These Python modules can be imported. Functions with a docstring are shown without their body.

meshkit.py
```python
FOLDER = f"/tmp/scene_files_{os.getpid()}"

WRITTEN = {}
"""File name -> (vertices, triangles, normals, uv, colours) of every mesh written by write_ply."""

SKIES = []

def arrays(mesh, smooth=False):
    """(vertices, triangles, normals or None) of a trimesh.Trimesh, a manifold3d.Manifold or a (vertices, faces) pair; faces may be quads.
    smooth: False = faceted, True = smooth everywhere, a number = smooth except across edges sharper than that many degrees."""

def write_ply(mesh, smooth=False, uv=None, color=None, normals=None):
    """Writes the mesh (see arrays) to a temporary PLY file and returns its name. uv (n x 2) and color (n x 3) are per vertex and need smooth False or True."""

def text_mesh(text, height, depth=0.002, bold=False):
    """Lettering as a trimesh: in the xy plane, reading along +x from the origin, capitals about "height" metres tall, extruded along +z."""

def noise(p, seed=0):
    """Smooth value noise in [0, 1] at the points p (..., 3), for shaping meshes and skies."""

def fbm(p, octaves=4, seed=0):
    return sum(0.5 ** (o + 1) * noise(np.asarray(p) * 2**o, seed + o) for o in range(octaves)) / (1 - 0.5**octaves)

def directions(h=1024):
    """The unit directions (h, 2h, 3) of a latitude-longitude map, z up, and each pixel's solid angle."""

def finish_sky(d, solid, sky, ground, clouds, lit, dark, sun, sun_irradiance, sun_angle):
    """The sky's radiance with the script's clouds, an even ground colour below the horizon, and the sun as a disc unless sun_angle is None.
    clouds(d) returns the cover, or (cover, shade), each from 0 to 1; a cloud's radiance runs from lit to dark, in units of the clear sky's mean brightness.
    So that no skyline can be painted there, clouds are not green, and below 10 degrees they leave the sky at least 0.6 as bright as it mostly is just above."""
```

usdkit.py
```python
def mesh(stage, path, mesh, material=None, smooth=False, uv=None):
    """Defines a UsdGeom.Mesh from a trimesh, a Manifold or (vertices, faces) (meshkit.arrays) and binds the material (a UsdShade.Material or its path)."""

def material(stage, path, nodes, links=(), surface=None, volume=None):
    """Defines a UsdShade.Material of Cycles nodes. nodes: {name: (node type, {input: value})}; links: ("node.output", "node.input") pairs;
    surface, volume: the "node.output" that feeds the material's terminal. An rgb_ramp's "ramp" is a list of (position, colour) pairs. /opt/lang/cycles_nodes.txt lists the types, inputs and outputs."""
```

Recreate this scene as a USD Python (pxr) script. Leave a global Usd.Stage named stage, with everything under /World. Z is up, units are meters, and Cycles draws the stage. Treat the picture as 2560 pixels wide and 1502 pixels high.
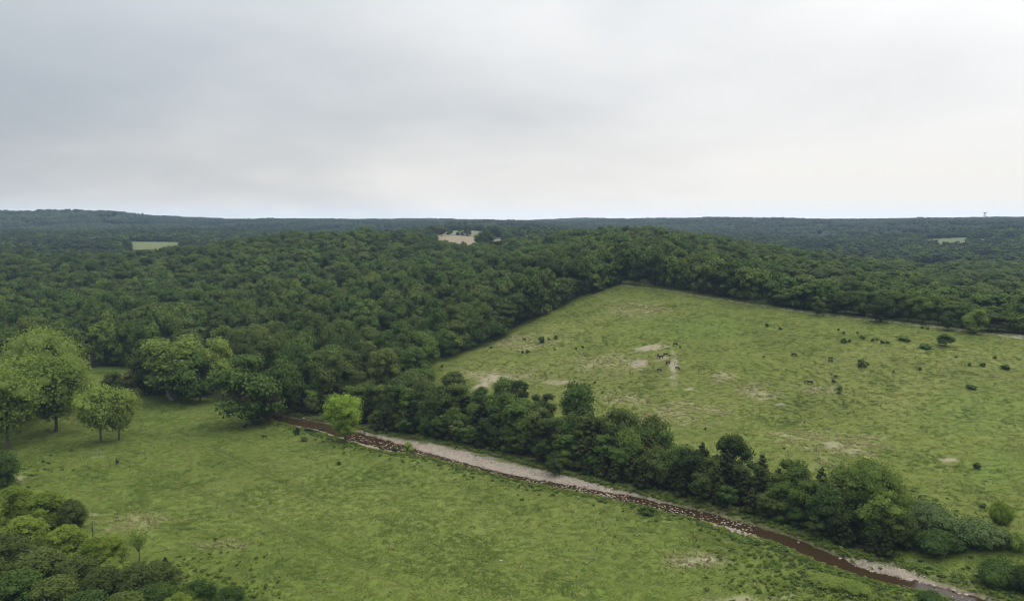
import math, numpy as np, trimesh, usdkit, meshkit, shapely
from scipy.interpolate import RBFInterpolator, RegularGridInterpolator, CubicSpline
from scipy.spatial import cKDTree
from pxr import Usd, UsdGeom, UsdLux, UsdShade, Gf, Sdf, Vt

stage = Usd.Stage.CreateInMemory()
UsdGeom.SetStageUpAxis(stage, "Z")
world = UsdGeom.Xform.Define(stage, "/World")
stage.SetDefaultPrim(world.GetPrim())
UsdGeom.Scope.Define(stage, "/World/Looks")
RNG = np.random.default_rng(7)

# ------------------------------------------------------------------ camera, sky, sun, exposure
CAM_H, FPX, CU, CV, VH = 85.0, 1970.0, 1280.0, 751.0, 550.0
PITCH = math.atan((CV - VH) / FPX)
cam = UsdGeom.Camera.Define(stage, "/World/camera")
cam.CreateHorizontalApertureAttr(36.0)
cam.CreateFocalLengthAttr(36.0 * FPX / 2560.0)
cam.CreateClippingRangeAttr((0.5, 60000.0))
cam.AddTranslateOp().Set((0, 0, CAM_H))
cam.AddRotateXOp().Set(90.0 - math.degrees(PITCH))
cam.CreateExposureAttr(0.0)

SUN_AZ, SUN_EL = math.radians(48), math.radians(52)      # towards the sun, azimuth from +y to +x
SUN = np.array([math.sin(SUN_AZ) * math.cos(SUN_EL), math.cos(SUN_AZ) * math.cos(SUN_EL), math.sin(SUN_EL)])
GLOW = np.array([0.80, 0.55, 0.22]); GLOW /= np.linalg.norm(GLOW)
usdkit.material(stage, "/World/Looks/overcast_sky", {
    "tc": ("texture_coordinate", {}),
    "sky": ("sky_texture", {"sky_type": "single_scattering", "sun_disc": False, "sun_elevation": SUN_EL, "sun_rotation": SUN_AZ}),
    "xyz": ("separate_xyz", {}),
    "up": ("math", {"math_type": "maximum", "value2": 0.0}),
    "den": ("math", {"math_type": "add", "value2": 0.26}),
    "px": ("math", {"math_type": "divide"}), "py": ("math", {"math_type": "divide"}),
    "pl": ("combine_xyz", {"z": 3.7}),
    "n1": ("noise_texture", {"scale": 0.62, "detail": 5.0, "roughness": 0.48, "distortion": 0.25}),
    "n2": ("noise_texture", {"scale": 1.7, "detail": 6.0, "roughness": 0.5}),
    "nm": ("mix_float", {"fac": 0.32}),
    "dot": ("normal", {"direction": tuple(GLOW)}),
    "vdot": ("mapping", {"mapping_type": "vector"}),
    "gx": ("math", {"math_type": "multiply", "value2": float(GLOW[0])}),
    "gy": ("math", {"math_type": "multiply_add", "value2": float(GLOW[1])}),
    "gz": ("math", {"math_type": "multiply_add", "value2": float(GLOW[2])}),
    "glow": ("map_range", {"from_min": -0.05, "from_max": 0.95, "to_min": 0.0, "to_max": 1.0, "clamp": True}),
    "tone": ("math", {"math_type": "multiply_add", "value2": 1.0}),
    "sh": ("math", {"math_type": "multiply_add", "value2": 1.15}),
    "nb": ("map_range", {"from_min": 0.34, "from_max": 0.66, "to_min": -0.25, "to_max": 0.22, "clamp": True}),
    "low": ("map_range", {"range_type": "smoothstep", "from_min": 0.0, "from_max": 0.14, "to_min": 0.28, "to_max": 0.0, "clamp": True}),
    "tl": ("math", {"math_type": "add"}),
    "ramp": ("rgb_ramp", {"ramp": [(0.0, (0.42, 0.46, 0.505)), (0.25, (0.51, 0.545, 0.58)), (0.5, (0.655, 0.675, 0.69)), (0.75, (0.80, 0.805, 0.805)), (1.0, (0.90, 0.90, 0.89))]}),
    "s2": ("math", {"math_type": "power", "value2": 2.0}),
    "cie": ("math", {"math_type": "multiply_add", "value2": 3.6, "value3": 0.97}),
    "lum": ("math", {"math_type": "multiply", "value2": 10.2}),
    "lumc": ("combine_xyz", {}),
    "cream": ("map_range", {"range_type": "smoothstep", "from_min": 0.0, "from_max": 0.16, "to_min": 0.9, "to_max": 0.0, "clamp": True}),
    "warm": ("mix_color", {"blend_type": "multiply", "b": (1.045, 1.0, 0.945), "use_clamp_result": False}),
    "cl": ("mix_color", {"blend_type": "multiply", "fac": 1.0, "use_clamp_result": False}),
    "mix": ("mix_color", {"fac": 0.97, "use_clamp_result": False}),
    "bg": ("background_shader", {"strength": 0.1}),
}, [("tc.generated", "xyz.vector"), ("xyz.z", "up.value1"), ("up.value", "den.value1"),
    ("xyz.x", "px.value1"), ("den.value", "px.value2"), ("xyz.y", "py.value1"), ("den.value", "py.value2"),
    ("px.value", "pl.x"), ("py.value", "pl.y"), ("pl.vector", "n1.vector"), ("pl.vector", "n2.vector"),
    ("n1.fac", "nm.a"), ("n2.fac", "nm.b"),
    ("xyz.x", "gx.value1"), ("xyz.y", "gy.value1"), ("gx.value", "gy.value3"), ("xyz.z", "gz.value1"), ("gy.value", "gz.value3"),
    ("gz.value", "glow.value"), ("nm.result", "nb.value"), ("glow.result", "tone.value1"), ("nb.result", "tone.value3"),
    ("up.value", "low.value"), ("tone.value", "tl.value1"), ("low.result", "tl.value2"), ("tl.value", "ramp.fac"),
    ("up.value", "s2.value1"), ("s2.value", "cie.value1"), ("cie.value", "lum.value1"),
    ("lum.value", "lumc.x"), ("lum.value", "lumc.y"), ("lum.value", "lumc.z"),
    ("up.value", "cream.value"), ("cream.result", "warm.fac"), ("ramp.color", "warm.a"), ("warm.result", "cl.a"), ("lumc.vector", "cl.b"), ("sky.color", "mix.a"), ("cl.result", "mix.b"), ("mix.result", "bg.color")],
    surface="bg.background")
dome = UsdLux.DomeLight.Define(stage, "/World/sky")
UsdShade.MaterialBindingAPI.Apply(dome.GetPrim()).Bind(UsdShade.Material.Get(stage, "/World/Looks/overcast_sky"))
dome.GetPrim().SetCustomDataByKey("kind", "structure")
sun = UsdLux.DistantLight.Define(stage, "/World/sun")
sun.CreateIntensityAttr(0.32); sun.CreateAngleAttr(22.0); sun.CreateNormalizeAttr(True) if hasattr(sun, "CreateNormalizeAttr") else None
sun.GetPrim().CreateAttribute("inputs:normalize", Sdf.ValueTypeNames.Bool).Set(True)
sun.CreateColorAttr((1.0, 0.95, 0.88))
zq = Gf.Rotation(Gf.Vec3d(0, 0, 1), Gf.Vec3d(*SUN.tolist()))
sun.AddTransformOp().Set(Gf.Matrix4d().SetRotate(zq))

# ------------------------------------------------------------------ small helpers
def smooth(x, a, b):
    t = np.clip((np.asarray(x, float) - a) / (b - a), 0, 1)
    return t * t * (3 - 2 * t)

def fbm2(x, y, s, seed=0, octv=4):
    p = np.stack([np.asarray(x, float) / s + 311.7, np.asarray(y, float) / s + 127.3, np.full(np.shape(x), 0.5 + seed * 3.1)], -1)
    return meshkit.fbm(p, octv, seed)

def ray(u, v):
    a, b = (u - CU) / FPX, (v - CV) / FPX
    return np.array([a, math.cos(PITCH) - b * math.sin(PITCH), -math.sin(PITCH) - b * math.cos(PITCH)])

def to_px(p):
    p = np.asarray(p, float); d = p - [0, 0, CAM_H]
    f = d[..., 1] * math.cos(PITCH) - d[..., 2] * math.sin(PITCH)
    up = d[..., 1] * math.sin(PITCH) + d[..., 2] * math.cos(PITCH)
    return np.stack([CU + FPX * d[..., 0] / f, CV - FPX * up / f, f], -1)

TAKEN = {}
def numbered(name):
    k = TAKEN.get(name, 0); TAKEN[name] = k + 1
    return name if k == 0 else f"{name}_{k:03d}"

def say(prim, label=None, cat=None, group=None, kind=None):
    for k, v in (("label", label), ("category", cat), ("group", group), ("kind", kind)):
        if v: prim.SetCustomDataByKey(k, v)
    return prim

def thing(name, label, cat, loc=(0, 0, 0), rz=0.0, scale=None, group=None):
    x = UsdGeom.Xform.Define(stage, "/World/" + numbered(name))
    x.AddTranslateOp().Set(Gf.Vec3d(*map(float, loc)))
    if rz: x.AddRotateZOp().Set(math.degrees(rz))
    if scale is not None: x.AddScaleOp().Set(Gf.Vec3f(*map(float, scale)))
    say(x.GetPrim(), label, cat, group)
    return x.GetPrim()

def part(parent, name, mesh, mat, smooth_=False):
    base, k = f"{parent.GetPath()}/{name}", 0
    path = base
    while stage.GetPrimAtPath(path): k += 1; path = f"{base}_{k:03d}"
    return usdkit.mesh(stage, path, mesh, mat, smooth=smooth_)

def refer(name, kind_path, label, cat, loc, rz, scale, group=None):
    p = thing(name, label, cat, loc, rz, scale, group)
    p.GetReferences().AddInternalReference(kind_path); p.SetInstanceable(True)
    return p

def tube(pts, radii, n=6):
    pts, radii = np.asarray(pts, float), np.asarray(radii, float)
    V, F = [], []
    ref = np.array([0.31, 0.87, 0.37])
    for i in range(len(pts)):
        t = pts[min(i + 1, len(pts) - 1)] - pts[max(i - 1, 0)]; t /= np.linalg.norm(t) + 1e-9
        u = np.cross(t, ref); u /= np.linalg.norm(u) + 1e-9; w = np.cross(t, u)
        an = np.arange(n) / n * 2 * np.pi
        V.append(pts[i] + radii[i] * (np.cos(an)[:, None] * u + np.sin(an)[:, None] * w))
    V = np.vstack(V)
    for i in range(len(pts) - 1):
        for k in range(n):
            a, b = i * n + k, i * n + (k + 1) % n
            F += [[a, b, b + n], [a, b + n, a + n]]
    last = (len(pts) - 1) * n
    for k in range(1, n - 1): F.append([last, last + k, last + k + 1])
    return V, np.array(F)

def join(parts):
    V, F, n = [], [], 0
    for p in parts:
        V.append(p[0]); F.append(np.asarray(p[1]) + n); n += len(p[0])
    if all(len(p) > 2 for p in parts): return np.vstack(V), np.vstack(F), np.vstack([p[2] for p in parts])
    return np.vstack(V), np.vstack(F)

def leafy(path, mesh, mat):
    """A mesh that carries its own soft normals."""
    v, f, n = mesh
    n = n / (np.linalg.norm(n, axis=1, keepdims=True) + 1e-9)
    g = np.cross(v[f[:, 1]] - v[f[:, 0]], v[f[:, 2]] - v[f[:, 0]])
    flip = (g * (n[f[:, 0]] + n[f[:, 1]] + n[f[:, 2]])).sum(1) < 0
    f = np.where(flip[:, None], f[:, ::-1], f)
    m = usdkit.mesh(stage, path, (v, f), mat)
    m.CreateNormalsAttr(Vt.Vec3fArray.FromNumpy(n.astype(np.float32))); m.SetNormalsInterpolation("vertex")
    return m

def box(x0, x1, y0, y1, z0, z1):
    m = trimesh.creation.box([x1 - x0, y1 - y0, z1 - z0]); m.apply_translation([(x0 + x1) / 2, (y0 + y1) / 2, (z0 + z1) / 2])
    return np.array(m.vertices), np.array(m.faces)

# ------------------------------------------------------------------ materials
L = "/World/Looks/"
def foliage(name, cols, rough=0.65, trans=0.22, vary=0.45, blue=0.82):
    """A leaf material: tone differs from tree to tree and from leaf to leaf."""
    c0, c1 = np.array(cols[0]) * [1, 1, blue] * (1 - 0.45 * vary), np.array(cols[1]) * [1, 1, blue] * (1 + 0.40 * vary)
    usdkit.material(stage, L + name, {
        "oi": ("object_info", {}), "ge": ("geometry", {}),
        "r": ("rgb_ramp", {"ramp": [(0.0, tuple(c0)), (1.0, tuple(c1))]}),
        "vi": ("map_range", {"from_min": 0.0, "from_max": 1.0, "to_min": 1 - vary, "to_max": 1 + vary}),
        "vc": ("combine_xyz", {}),
        "m": ("mix_color", {"blend_type": "multiply", "fac": 1.0, "use_clamp_result": False}),
        "p": ("principled_bsdf", {"roughness": rough, "specular_ior_level": 0.04}),
        "tcol": ("mix_color", {"blend_type": "multiply", "fac": 1.0, "b": (1.25, 1.2, 0.55), "use_clamp_result": False}),
        "t": ("translucent_bsdf", {}),
        "mix": ("mix_closure", {"fac": trans}),
    }, [("oi.random", "r.fac"), ("ge.random_per_island", "vi.value"), ("vi.result", "vc.x"), ("vi.result", "vc.y"), ("vi.result", "vc.z"),
        ("r.color", "m.a"), ("vc.vector", "m.b"), ("m.result", "p.base_color"), ("m.result", "tcol.a"), ("tcol.result", "t.color"),
        ("p.BSDF", "mix.closure1"), ("t.BSDF", "mix.closure2")], surface="mix.closure")
    return L + name

FOL = {
    "dark":   foliage("leaves_dark", [(0.056, 0.088, 0.028), (0.080, 0.114, 0.034)]),
    "green":  foliage("leaves_green", [(0.084, 0.146, 0.038), (0.116, 0.180, 0.046)]),
    "olive":  foliage("leaves_olive", [(0.098, 0.136, 0.040), (0.132, 0.168, 0.050)]),
    "spring": foliage("leaves_spring", [(0.128, 0.192, 0.044), (0.160, 0.222, 0.052)], trans=0.28),
    "fresh":  foliage("leaves_fresh", [(0.210, 0.300, 0.072), (0.260, 0.335, 0.086)], trans=0.32),
    "lime":   foliage("leaves_lime", [(0.245, 0.335, 0.056), (0.270, 0.355, 0.066)], trans=0.34),
    "vivid":  foliage("leaves_vivid", [(0.240, 0.345, 0.056), (0.260, 0.365, 0.062)], trans=0.36, vary=0.3),
    "cedar":  foliage("leaves_cedar", [(0.050, 0.062, 0.021), (0.072, 0.080, 0.026)], trans=0.08),
    "grey":   foliage("leaves_grey", [(0.122, 0.180, 0.070), (0.150, 0.205, 0.080)]),
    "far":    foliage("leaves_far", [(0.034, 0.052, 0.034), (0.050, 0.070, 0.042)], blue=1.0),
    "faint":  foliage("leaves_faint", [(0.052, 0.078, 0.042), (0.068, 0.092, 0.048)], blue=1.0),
    "brown":  foliage("leaves_brown", [(0.112, 0.112, 0.040), (0.136, 0.132, 0.048)]),
}
def plain(name, col, rough=0.8, var=0.25, scale=3.0, bump=0.0, spec=0.3):
    usdkit.material(stage, L + name, {
        "ge": ("geometry", {}), "n": ("noise_texture", {"scale": scale, "detail": 4.0}),
        "r": ("rgb_ramp", {"ramp": [(0.25, tuple(np.array(col) * (1 - var))), (0.75, tuple(np.array(col) * (1 + var)))]}),
        "b": ("bump", {"strength": bump, "distance": 0.05}),
        "p": ("principled_bsdf", {"roughness": rough, "specular_ior_level": spec}),
    }, [("ge.position", "n.vector"), ("n.fac", "r.fac"), ("r.color", "p.base_color"), ("n.fac", "b.height"), ("b.normal", "p.normal")], surface="p.BSDF")
    return L + name
BARK = plain("bark", (0.055, 0.045, 0.035), 0.9, 0.35, 6.0)
PALEBARK = plain("pale_bark", (0.20, 0.19, 0.17), 0.9, 0.3, 4.0)
WOOD = plain("weathered_wood", (0.16, 0.14, 0.12), 0.9, 0.3, 9.0)
STONE = plain("creek_stone", (0.26, 0.215, 0.165), 0.85, 0.45, 2.5)
HIDE = plain("black_hide", (0.010, 0.009, 0.008), 0.6, 0.3, 5.0)
TANHIDE = plain("pale_hide", (0.30, 0.22, 0.15), 0.7, 0.2, 5.0)
WHITEWALL = plain("white_siding", (0.75, 0.75, 0.73), 0.6, 0.05, 3.0)
ROOF = plain("pale_metal_roof", (0.62, 0.63, 0.64), 0.5, 0.06, 3.0)
PANE = plain("dark_pane", (0.04, 0.045, 0.05), 0.2, 0.1, 3.0)
STEEL = plain("grey_steel", (0.35, 0.36, 0.37), 0.5, 0.1, 3.0)

# ------------------------------------------------------------------ terrain
# control heights: (x / y, y, z) along the view, and plain (x, y, z)
CTRL = []
for a in (-1.4, -0.9, -0.62, -0.35, -0.1, 0.12, 0.35): CTRL += [(a * y, y, 0.0) for y in (60, 140, 230, 320) if a * y < 120]
for x in (-600, -250, 0, 250, 600): CTRL += [(x, -150, 0.0), (x, -900, 6.0)]
CTRL += [(x, y, 0.0) for x, y in ((-300, 380), (-200, 370), (-130, 380), (-90, 400), (-60, 300), (0, 250), (60, 205), (105, 165), (150, 120), (200, 60), (-420, 400), (-700, 380))]
A = lambda a, y, z: CTRL.append((a * y, y, z))
# the pasture hill
for a, y, z in ((-.096, 430, 8.0), (-.0406, 455, 11.5), (.0355, 500, 24.5), (.086, 535, 32.2), (.14, 560, 40.0), (.213, 530, 37.6), (.315, 490, 32.7),
                (.467, 440, 30.3), (.65, 400, 26.8), (.85, 370, 21.0), (.183, 384, 18.5), (.19, 237, 1.2), (.14, 300, 6.5), (.30, 300, 8.5), (.30, 390, 20.5), (.42, 345, 17.0), (.42, 260, 6.3), (.65, 302, 15.0),
                (.65, 235, 6.0), (.66, 190, 2.0), (.9, 240, 6.0), (.9, 140, 0.5), (-.02, 380, 5.0), (.02, 290, 1.5), (.06, 440, 18.0), (.23, 460, 28.0), (.5, 200, 1.5), (.34, 218, 1.6)): A(a, y, z)
# wooded hillside, left and centre
for a, y, z in ((-.65, 450, 2.5), (-.5, 455, 2.5), (-.35, 450, 3), (-.2, 460, 4.5), (-.5, 560, 7.5), (-.35, 560, 9), (-.2, 540, 10), (-.1, 520, 13), (-.65, 700, 15), (-.5, 700, 17), (-.35, 700, 21), (-.2, 700, 26), (-.05, 650, 28), (.05, 640, 34),
                (-.65, 950, 30), (-.45, 930, 33), (-.45, 1150, 25), (-.42, 860, 33), (-.36, 980, 43), (-.28, 1000, 56), (-.19, 1000, 60), (-.12, 980, 51), (-.06, 950, 40), (-.06, 1100, 37), (-.07, 1200, 45), (-.06, 1310, 51), (-.06, 1430, 55.5), (-.06, 1650, 61),
                (0.0, 930, 44), (.02, 1100, 42), (.02, 1320, 52), (.06, 900, 53), (.12, 900, 58), (.17, 900, 60), (.22, 890, 55), (.27, 880, 51), (.37, 850, 43), (.47, 800, 32), (.56, 700, 25), (.65, 560, 25.5), (.65, 800, 26), (.45, 560, 28.5), (.3, 620, 37), (.2, 700, 49), (.12, 700, 48),
                (-.45, 1310, 39), (-.45, 1520, 42.5), (-.65, 1300, 38), (-.65, 1700, 50), (-.3, 1300, 35), (-.3, 1700, 42), (-.18, 1500, 40), (-.22, 1250, 40)): A(a, y, z)
# valley on the right, far ridges, the left hill
for a, y, z in ((.2, 1250, 34), (.3, 1150, 26), (.3, 1500, 30), (.45, 1100, 25), (.45, 1450, 30), (.6, 1150, 25), (.62, 1500, 36), (.62, 1760, 50), (.62, 2000, 63), (.5, 1950, 48), (.3, 1950, 40), (.15, 1700, 44), (.1, 2000, 50),
                (-.64, 2050, 56), (-.65, 2600, 100), (-.56, 2600, 102), (-.52, 2600, 99), (-.47, 2650, 72), (-.4, 2900, 71), (-.55, 2200, 62), (-.3, 2900, 72), (-.15, 3000, 69), (0, 3000, 67), (.12, 3000, 70), (.25, 2900, 73), (.38, 2800, 76), (.5, 2800, 73), (.56, 2800, 79), (.65, 2800, 82),
                (.25, 2400, 56), (.42, 2400, 60), (-.1, 2300, 60), (-.3, 2300, 58), (-.3, 3600, 62), (0, 3600, 60), (.3, 3600, 62), (.6, 3600, 68), (-.6, 3600, 70)): A(a, y, z)
for a in (-1.6, -1.05): CTRL += [(a * 600, 600, 10), (a * 1000, 1000, 32), (a * 1800, 1800, 52), (a * 2700, 2700, 80)]
for a in (1.0, 1.5): CTRL += [(a * 600, 600, 20), (a * 1000, 1000, 25), (a * 1800, 1800, 45), (a * 2700, 2700, 78)]
for x in (-8800, -4400, 0, 4400, 8800): CTRL += [(x, 6000, 58.0), (x, 9000, 55.0), (x, -4000, 30.0)]
CTRL += [(sx * 8800, y, 50.0) for sx in (-1, 1) for y in (0, 2500)] + [(sx * 2500, y, 25.0) for sx in (-1, 1) for y in (-500, 400)]
CTRL = np.array(CTRL, float)
warp = lambda x, y: np.stack([np.arcsinh(x / 160.0), np.arcsinh((y - 150.0) / 160.0)], -1)
_, keep = np.unique(np.round(warp(CTRL[:, 0], CTRL[:, 1]), 3), axis=0, return_index=True)
rbf = RBFInterpolator(warp(CTRL[keep, 0], CTRL[keep, 1]), CTRL[keep, 2], kernel="linear", smoothing=0.004)

def axis(stops):
    out = [stops[0][0]]
    for (a, b, d0, d1) in stops:
        x = a
        while x < b - 1e-6:
            d = d0 + (d1 - d0) * (x - a) / (b - a)
            x = min(b, x + d); out.append(x)
    return np.unique(np.round(out, 3))
def mirror_axis(core, lo_end, hi_end, g=1.07):
    out = list(core)
    d = core[-1] - core[-2]
    while out[-1] < hi_end: d *= g; out.append(min(hi_end, out[-1] + d))
    lo = [core[0]]; d = core[1] - core[0]
    while lo[-1] > lo_end: d *= g; lo.append(max(lo_end, lo[-1] - d))
    return np.array(sorted(set(np.round(lo[1:] + out, 3))))
GX = mirror_axis(axis([(-270, -150, 2.5, 1.2), (-150, 175, 1.1, 1.1), (175, 340, 1.5, 3.0)]), -8800, 8800, 1.035)
GY = mirror_axis(axis([(120, 150, 2.5, 1.3), (150, 370, 1.1, 1.1), (370, 640, 1.5, 3.5), (640, 1700, 4.0, 9.0)]), -3900, 8900, 1.06)
XX, YY = np.meshgrid(GX, GY)                                  # rows: y
ZZ = np.empty(XX.size)
flat_xy = np.stack([XX.ravel(), YY.ravel()], -1)
for s in range(0, len(flat_xy), 40000): ZZ[s:s + 40000] = rbf(warp(*flat_xy[s:s + 40000].T))
ZZ = ZZ.reshape(XX.shape)
RR = np.hypot(XX, YY)
# soften the kinks of the interpolation by a few passes of neighbour averaging on the far, coarse part and small undulation everywhere
def ground_noise(x, y):
    return (fbm2(x, y, 38.0, 3) - 0.5) * 1.6 + (fbm2(x, y, 7.0, 5) - 0.5) * 0.42
far = smooth(RR, 700, 2000)
ZZ += ground_noise(XX, YY) * (1 - far) + (fbm2(XX, YY, 260.0, 9) - 0.5) * 9.0 * far + (fbm2(XX, YY, 620.0, 12) - 0.5) * 26.0 * smooth(RR, 1500, 2200)
pad = np.pad(ZZ, 1, mode="edge")
_grid = lambda Z: RegularGridInterpolator((GY, GX), Z, bounds_error=False, fill_value=None)
hgt = _grid(ZZ)
def H(x, y): return hgt(np.stack([np.asarray(y, float), np.asarray(x, float)], -1))

def at(u, v, dh=0.0, lo=60.0, hi=6000.0):
    """The point where the sight line of a place in the view meets the ground raised by dh."""
    d = ray(u, v); d = d / d[1]
    ys = np.concatenate([np.arange(lo, 900, 1.0), np.arange(900, hi, 6.0)])
    gap = CAM_H + d[2] * ys - (H(d[0] * ys, ys) + dh)
    k = np.argmax(gap < 0)
    if gap[k] >= 0: return np.array([d[0] * hi, hi, float(H(d[0] * hi, hi))])
    y0, y1 = ys[max(k - 1, 0)], ys[k]; g0, g1 = gap[max(k - 1, 0)], gap[k]
    y = y0 + (y1 - y0) * (g0 / (g0 - g1) if g0 != g1 else 0)
    return np.array([d[0] * y, y, float(H(d[0] * y, y))])

# the creek: (u, v, half width of the water, gravel on the far side, gravel on the near side)
CREEK = np.array([(500, 900, 3, .5, .5), (560, 950, 3, .5, .5), (630, 1015, 3, .5, .5), (700, 1047, 4, .5, .5), (780, 1062, 5.2, .5, 3.2), (850, 1078, 5, .5, 3.0), (910, 1098, 5.5, 2, 3), (980, 1116, 5, 5, 4),
                  (1047, 1131, 2.8, 8.5, 2.5), (1120, 1151, 2.6, 10, .6), (1200, 1173, 2.6, 10, .5), (1310, 1198, 2.9, 8, .6), (1394, 1214, 3.1, 5.5, 1), (1533, 1240, 3.2, 2, 1.5), (1640, 1263, 3.3, 1, 1.5),
                  (1750, 1287, 3.2, .7, 2), (1867, 1318, 3.2, .5, 5), (1971, 1354, 3.8, .5, 1.6), (2082, 1402, 3.8, .5, 1), (2193, 1442, 3.6, 6, .8), (2332, 1474, 3.2, 1.6, .8), (2440, 1505, 3.2, 1, .8), (2600, 1558, 3.2, 1, 1), (3000, 1690, 3.2, 1, 1)], float)
cz = []
for u, v in CREEK[:, :2]:
    d = ray(u, v); t = (CAM_H + 0.9) / -d[2]; cz.append(d[:2] * t)
cz = np.array(cz)
chord = np.concatenate([[0], np.cumsum(np.linalg.norm(np.diff(cz, axis=0), axis=1))])
spl = CubicSpline(chord, cz); cs = np.arange(0, chord[-1], 0.8)
CP = spl(cs); CT = spl(cs, 1); CT /= np.linalg.norm(CT, axis=1)[:, None]
CN = np.stack([-CT[:, 1], CT[:, 0]], -1)                       # left of the flow = far bank
CN *= np.sign((CN @ np.array([0.35, 1.0])).mean())
CW = np.stack([np.interp(cs, chord, CREEK[:, k]) for k in (2, 3, 4)], -1) * [0.84, 1.0, 1.0]
ctree = cKDTree(CP)
def creek(x, y):
    """distance past the water's edge on each side: (signed offset, half width, far gravel, near gravel)"""
    x, y = np.asarray(x, float), np.asarray(y, float)
    d, i = ctree.query(np.stack([x, y], -1), distance_upper_bound=80.0)
    ok = i < len(CP); i = np.where(ok, i, 0)
    off = ((np.stack([x, y], -1) - CP[i]) * CN[i]).sum(-1)
    off = np.where(ok, np.sign(off) * np.where(ok, d, 80), 99.0)
    wob = 1 + 0.60 * (fbm2(x, y, 5.0, 21) - 0.5) * 2 + 0.45 * (fbm2(x, y, 1.9, 22) - 0.5) * 2
    return off, CW[i, 0] * wob, CW[i, 1] * wob, CW[i, 2] * wob
off, hw, gf, gn = creek(XX.ravel(), YY.ravel())
off, hw, gf, gn = (q.reshape(XX.shape) for q in (off, hw, gf, gn))
ab = np.abs(off); g = np.where(off > 0, gf, gn)
ZZ = ZZ * (1 - smooth(-ab, -34, -14)) + 0.12 * ground_noise(XX, YY) * smooth(-ab, -34, -14)
bed = -1.55 + 0.75 * smooth(ab, hw - 1.2, hw + 0.7)           # water bed up to the gravel
bed = bed + 0.35 * smooth(ab, hw + 0.5, hw + g + 0.6) + (fbm2(XX, YY, 2.4, 31) - 0.5) * 0.22
bank = smooth(ab, hw + g + 0.3, hw + g + 3.2)
ZZ = np.where(ab < 40, bed * (1 - bank) + ZZ * bank, ZZ)
hgt = _grid(ZZ)
WATER_Z = -0.98

# ------------------------------------------------------------------ regions
W = lambda pts: [tuple(at(u, v)[:2]) for u, v in pts]
EDGE_LEFT = [(-700, 930), (0, 945), (150, 945), (215, 930), (250, 922), (320, 926), (345, 962), (420, 994), (560, 1008), (640, 1050), (690, 1040)]
EDGE_MID = [(1085, 908), (1200, 868), (1350, 790), (1450, 745), (1553, 707)]
CREST = [(1553, 707), (1700, 727), (1900, 761), (2050, 777), (2200, 797), (2380, 816), (2560, 838), (2800, 876)]
wl, wm = W(EDGE_LEFT), W(EDGE_MID)
wc = [(x, y) for x, y, z in [(.14*560, 560, 0), (.213*531, 531, 0), (.315*491, 491, 0), (.391*463, 463, 0), (.467*441, 441, 0), (.558*420, 420, 0), (.65*401, 401, 0), (.85*372, 372, 0), (1.2*345, 345, 0)]]
far_bank = CP + CN * (CW[:, :1] + CW[:, 1:2] + 3.0)
iu = lambda u: int(np.argmin(np.abs(np.interp(np.arange(len(cs)), np.interp(chord, cs, np.arange(len(cs))), CREEK[:, 0]) - u)))
i0, i1 = iu(700), iu(2225)
belt_front = far_bank[i0:i1:6]
k = np.linspace(0, 1, len(belt_front))
belt_rear = belt_front + CN[i0:i1:6] * (26.0 - 8 * k)[:, None]
belt_poly = shapely.Polygon(list(map(tuple, belt_front)) + list(map(tuple, belt_rear[::-1]))).buffer(0)
join_poly = shapely.Polygon([tuple(far_bank[i0]), tuple(far_bank[iu(860)]), tuple(belt_rear[len(belt_rear) // 5]), wm[0], wm[1], (-20, 520), (-160, 520), wl[-2], wl[-1]]).buffer(0)
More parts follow.
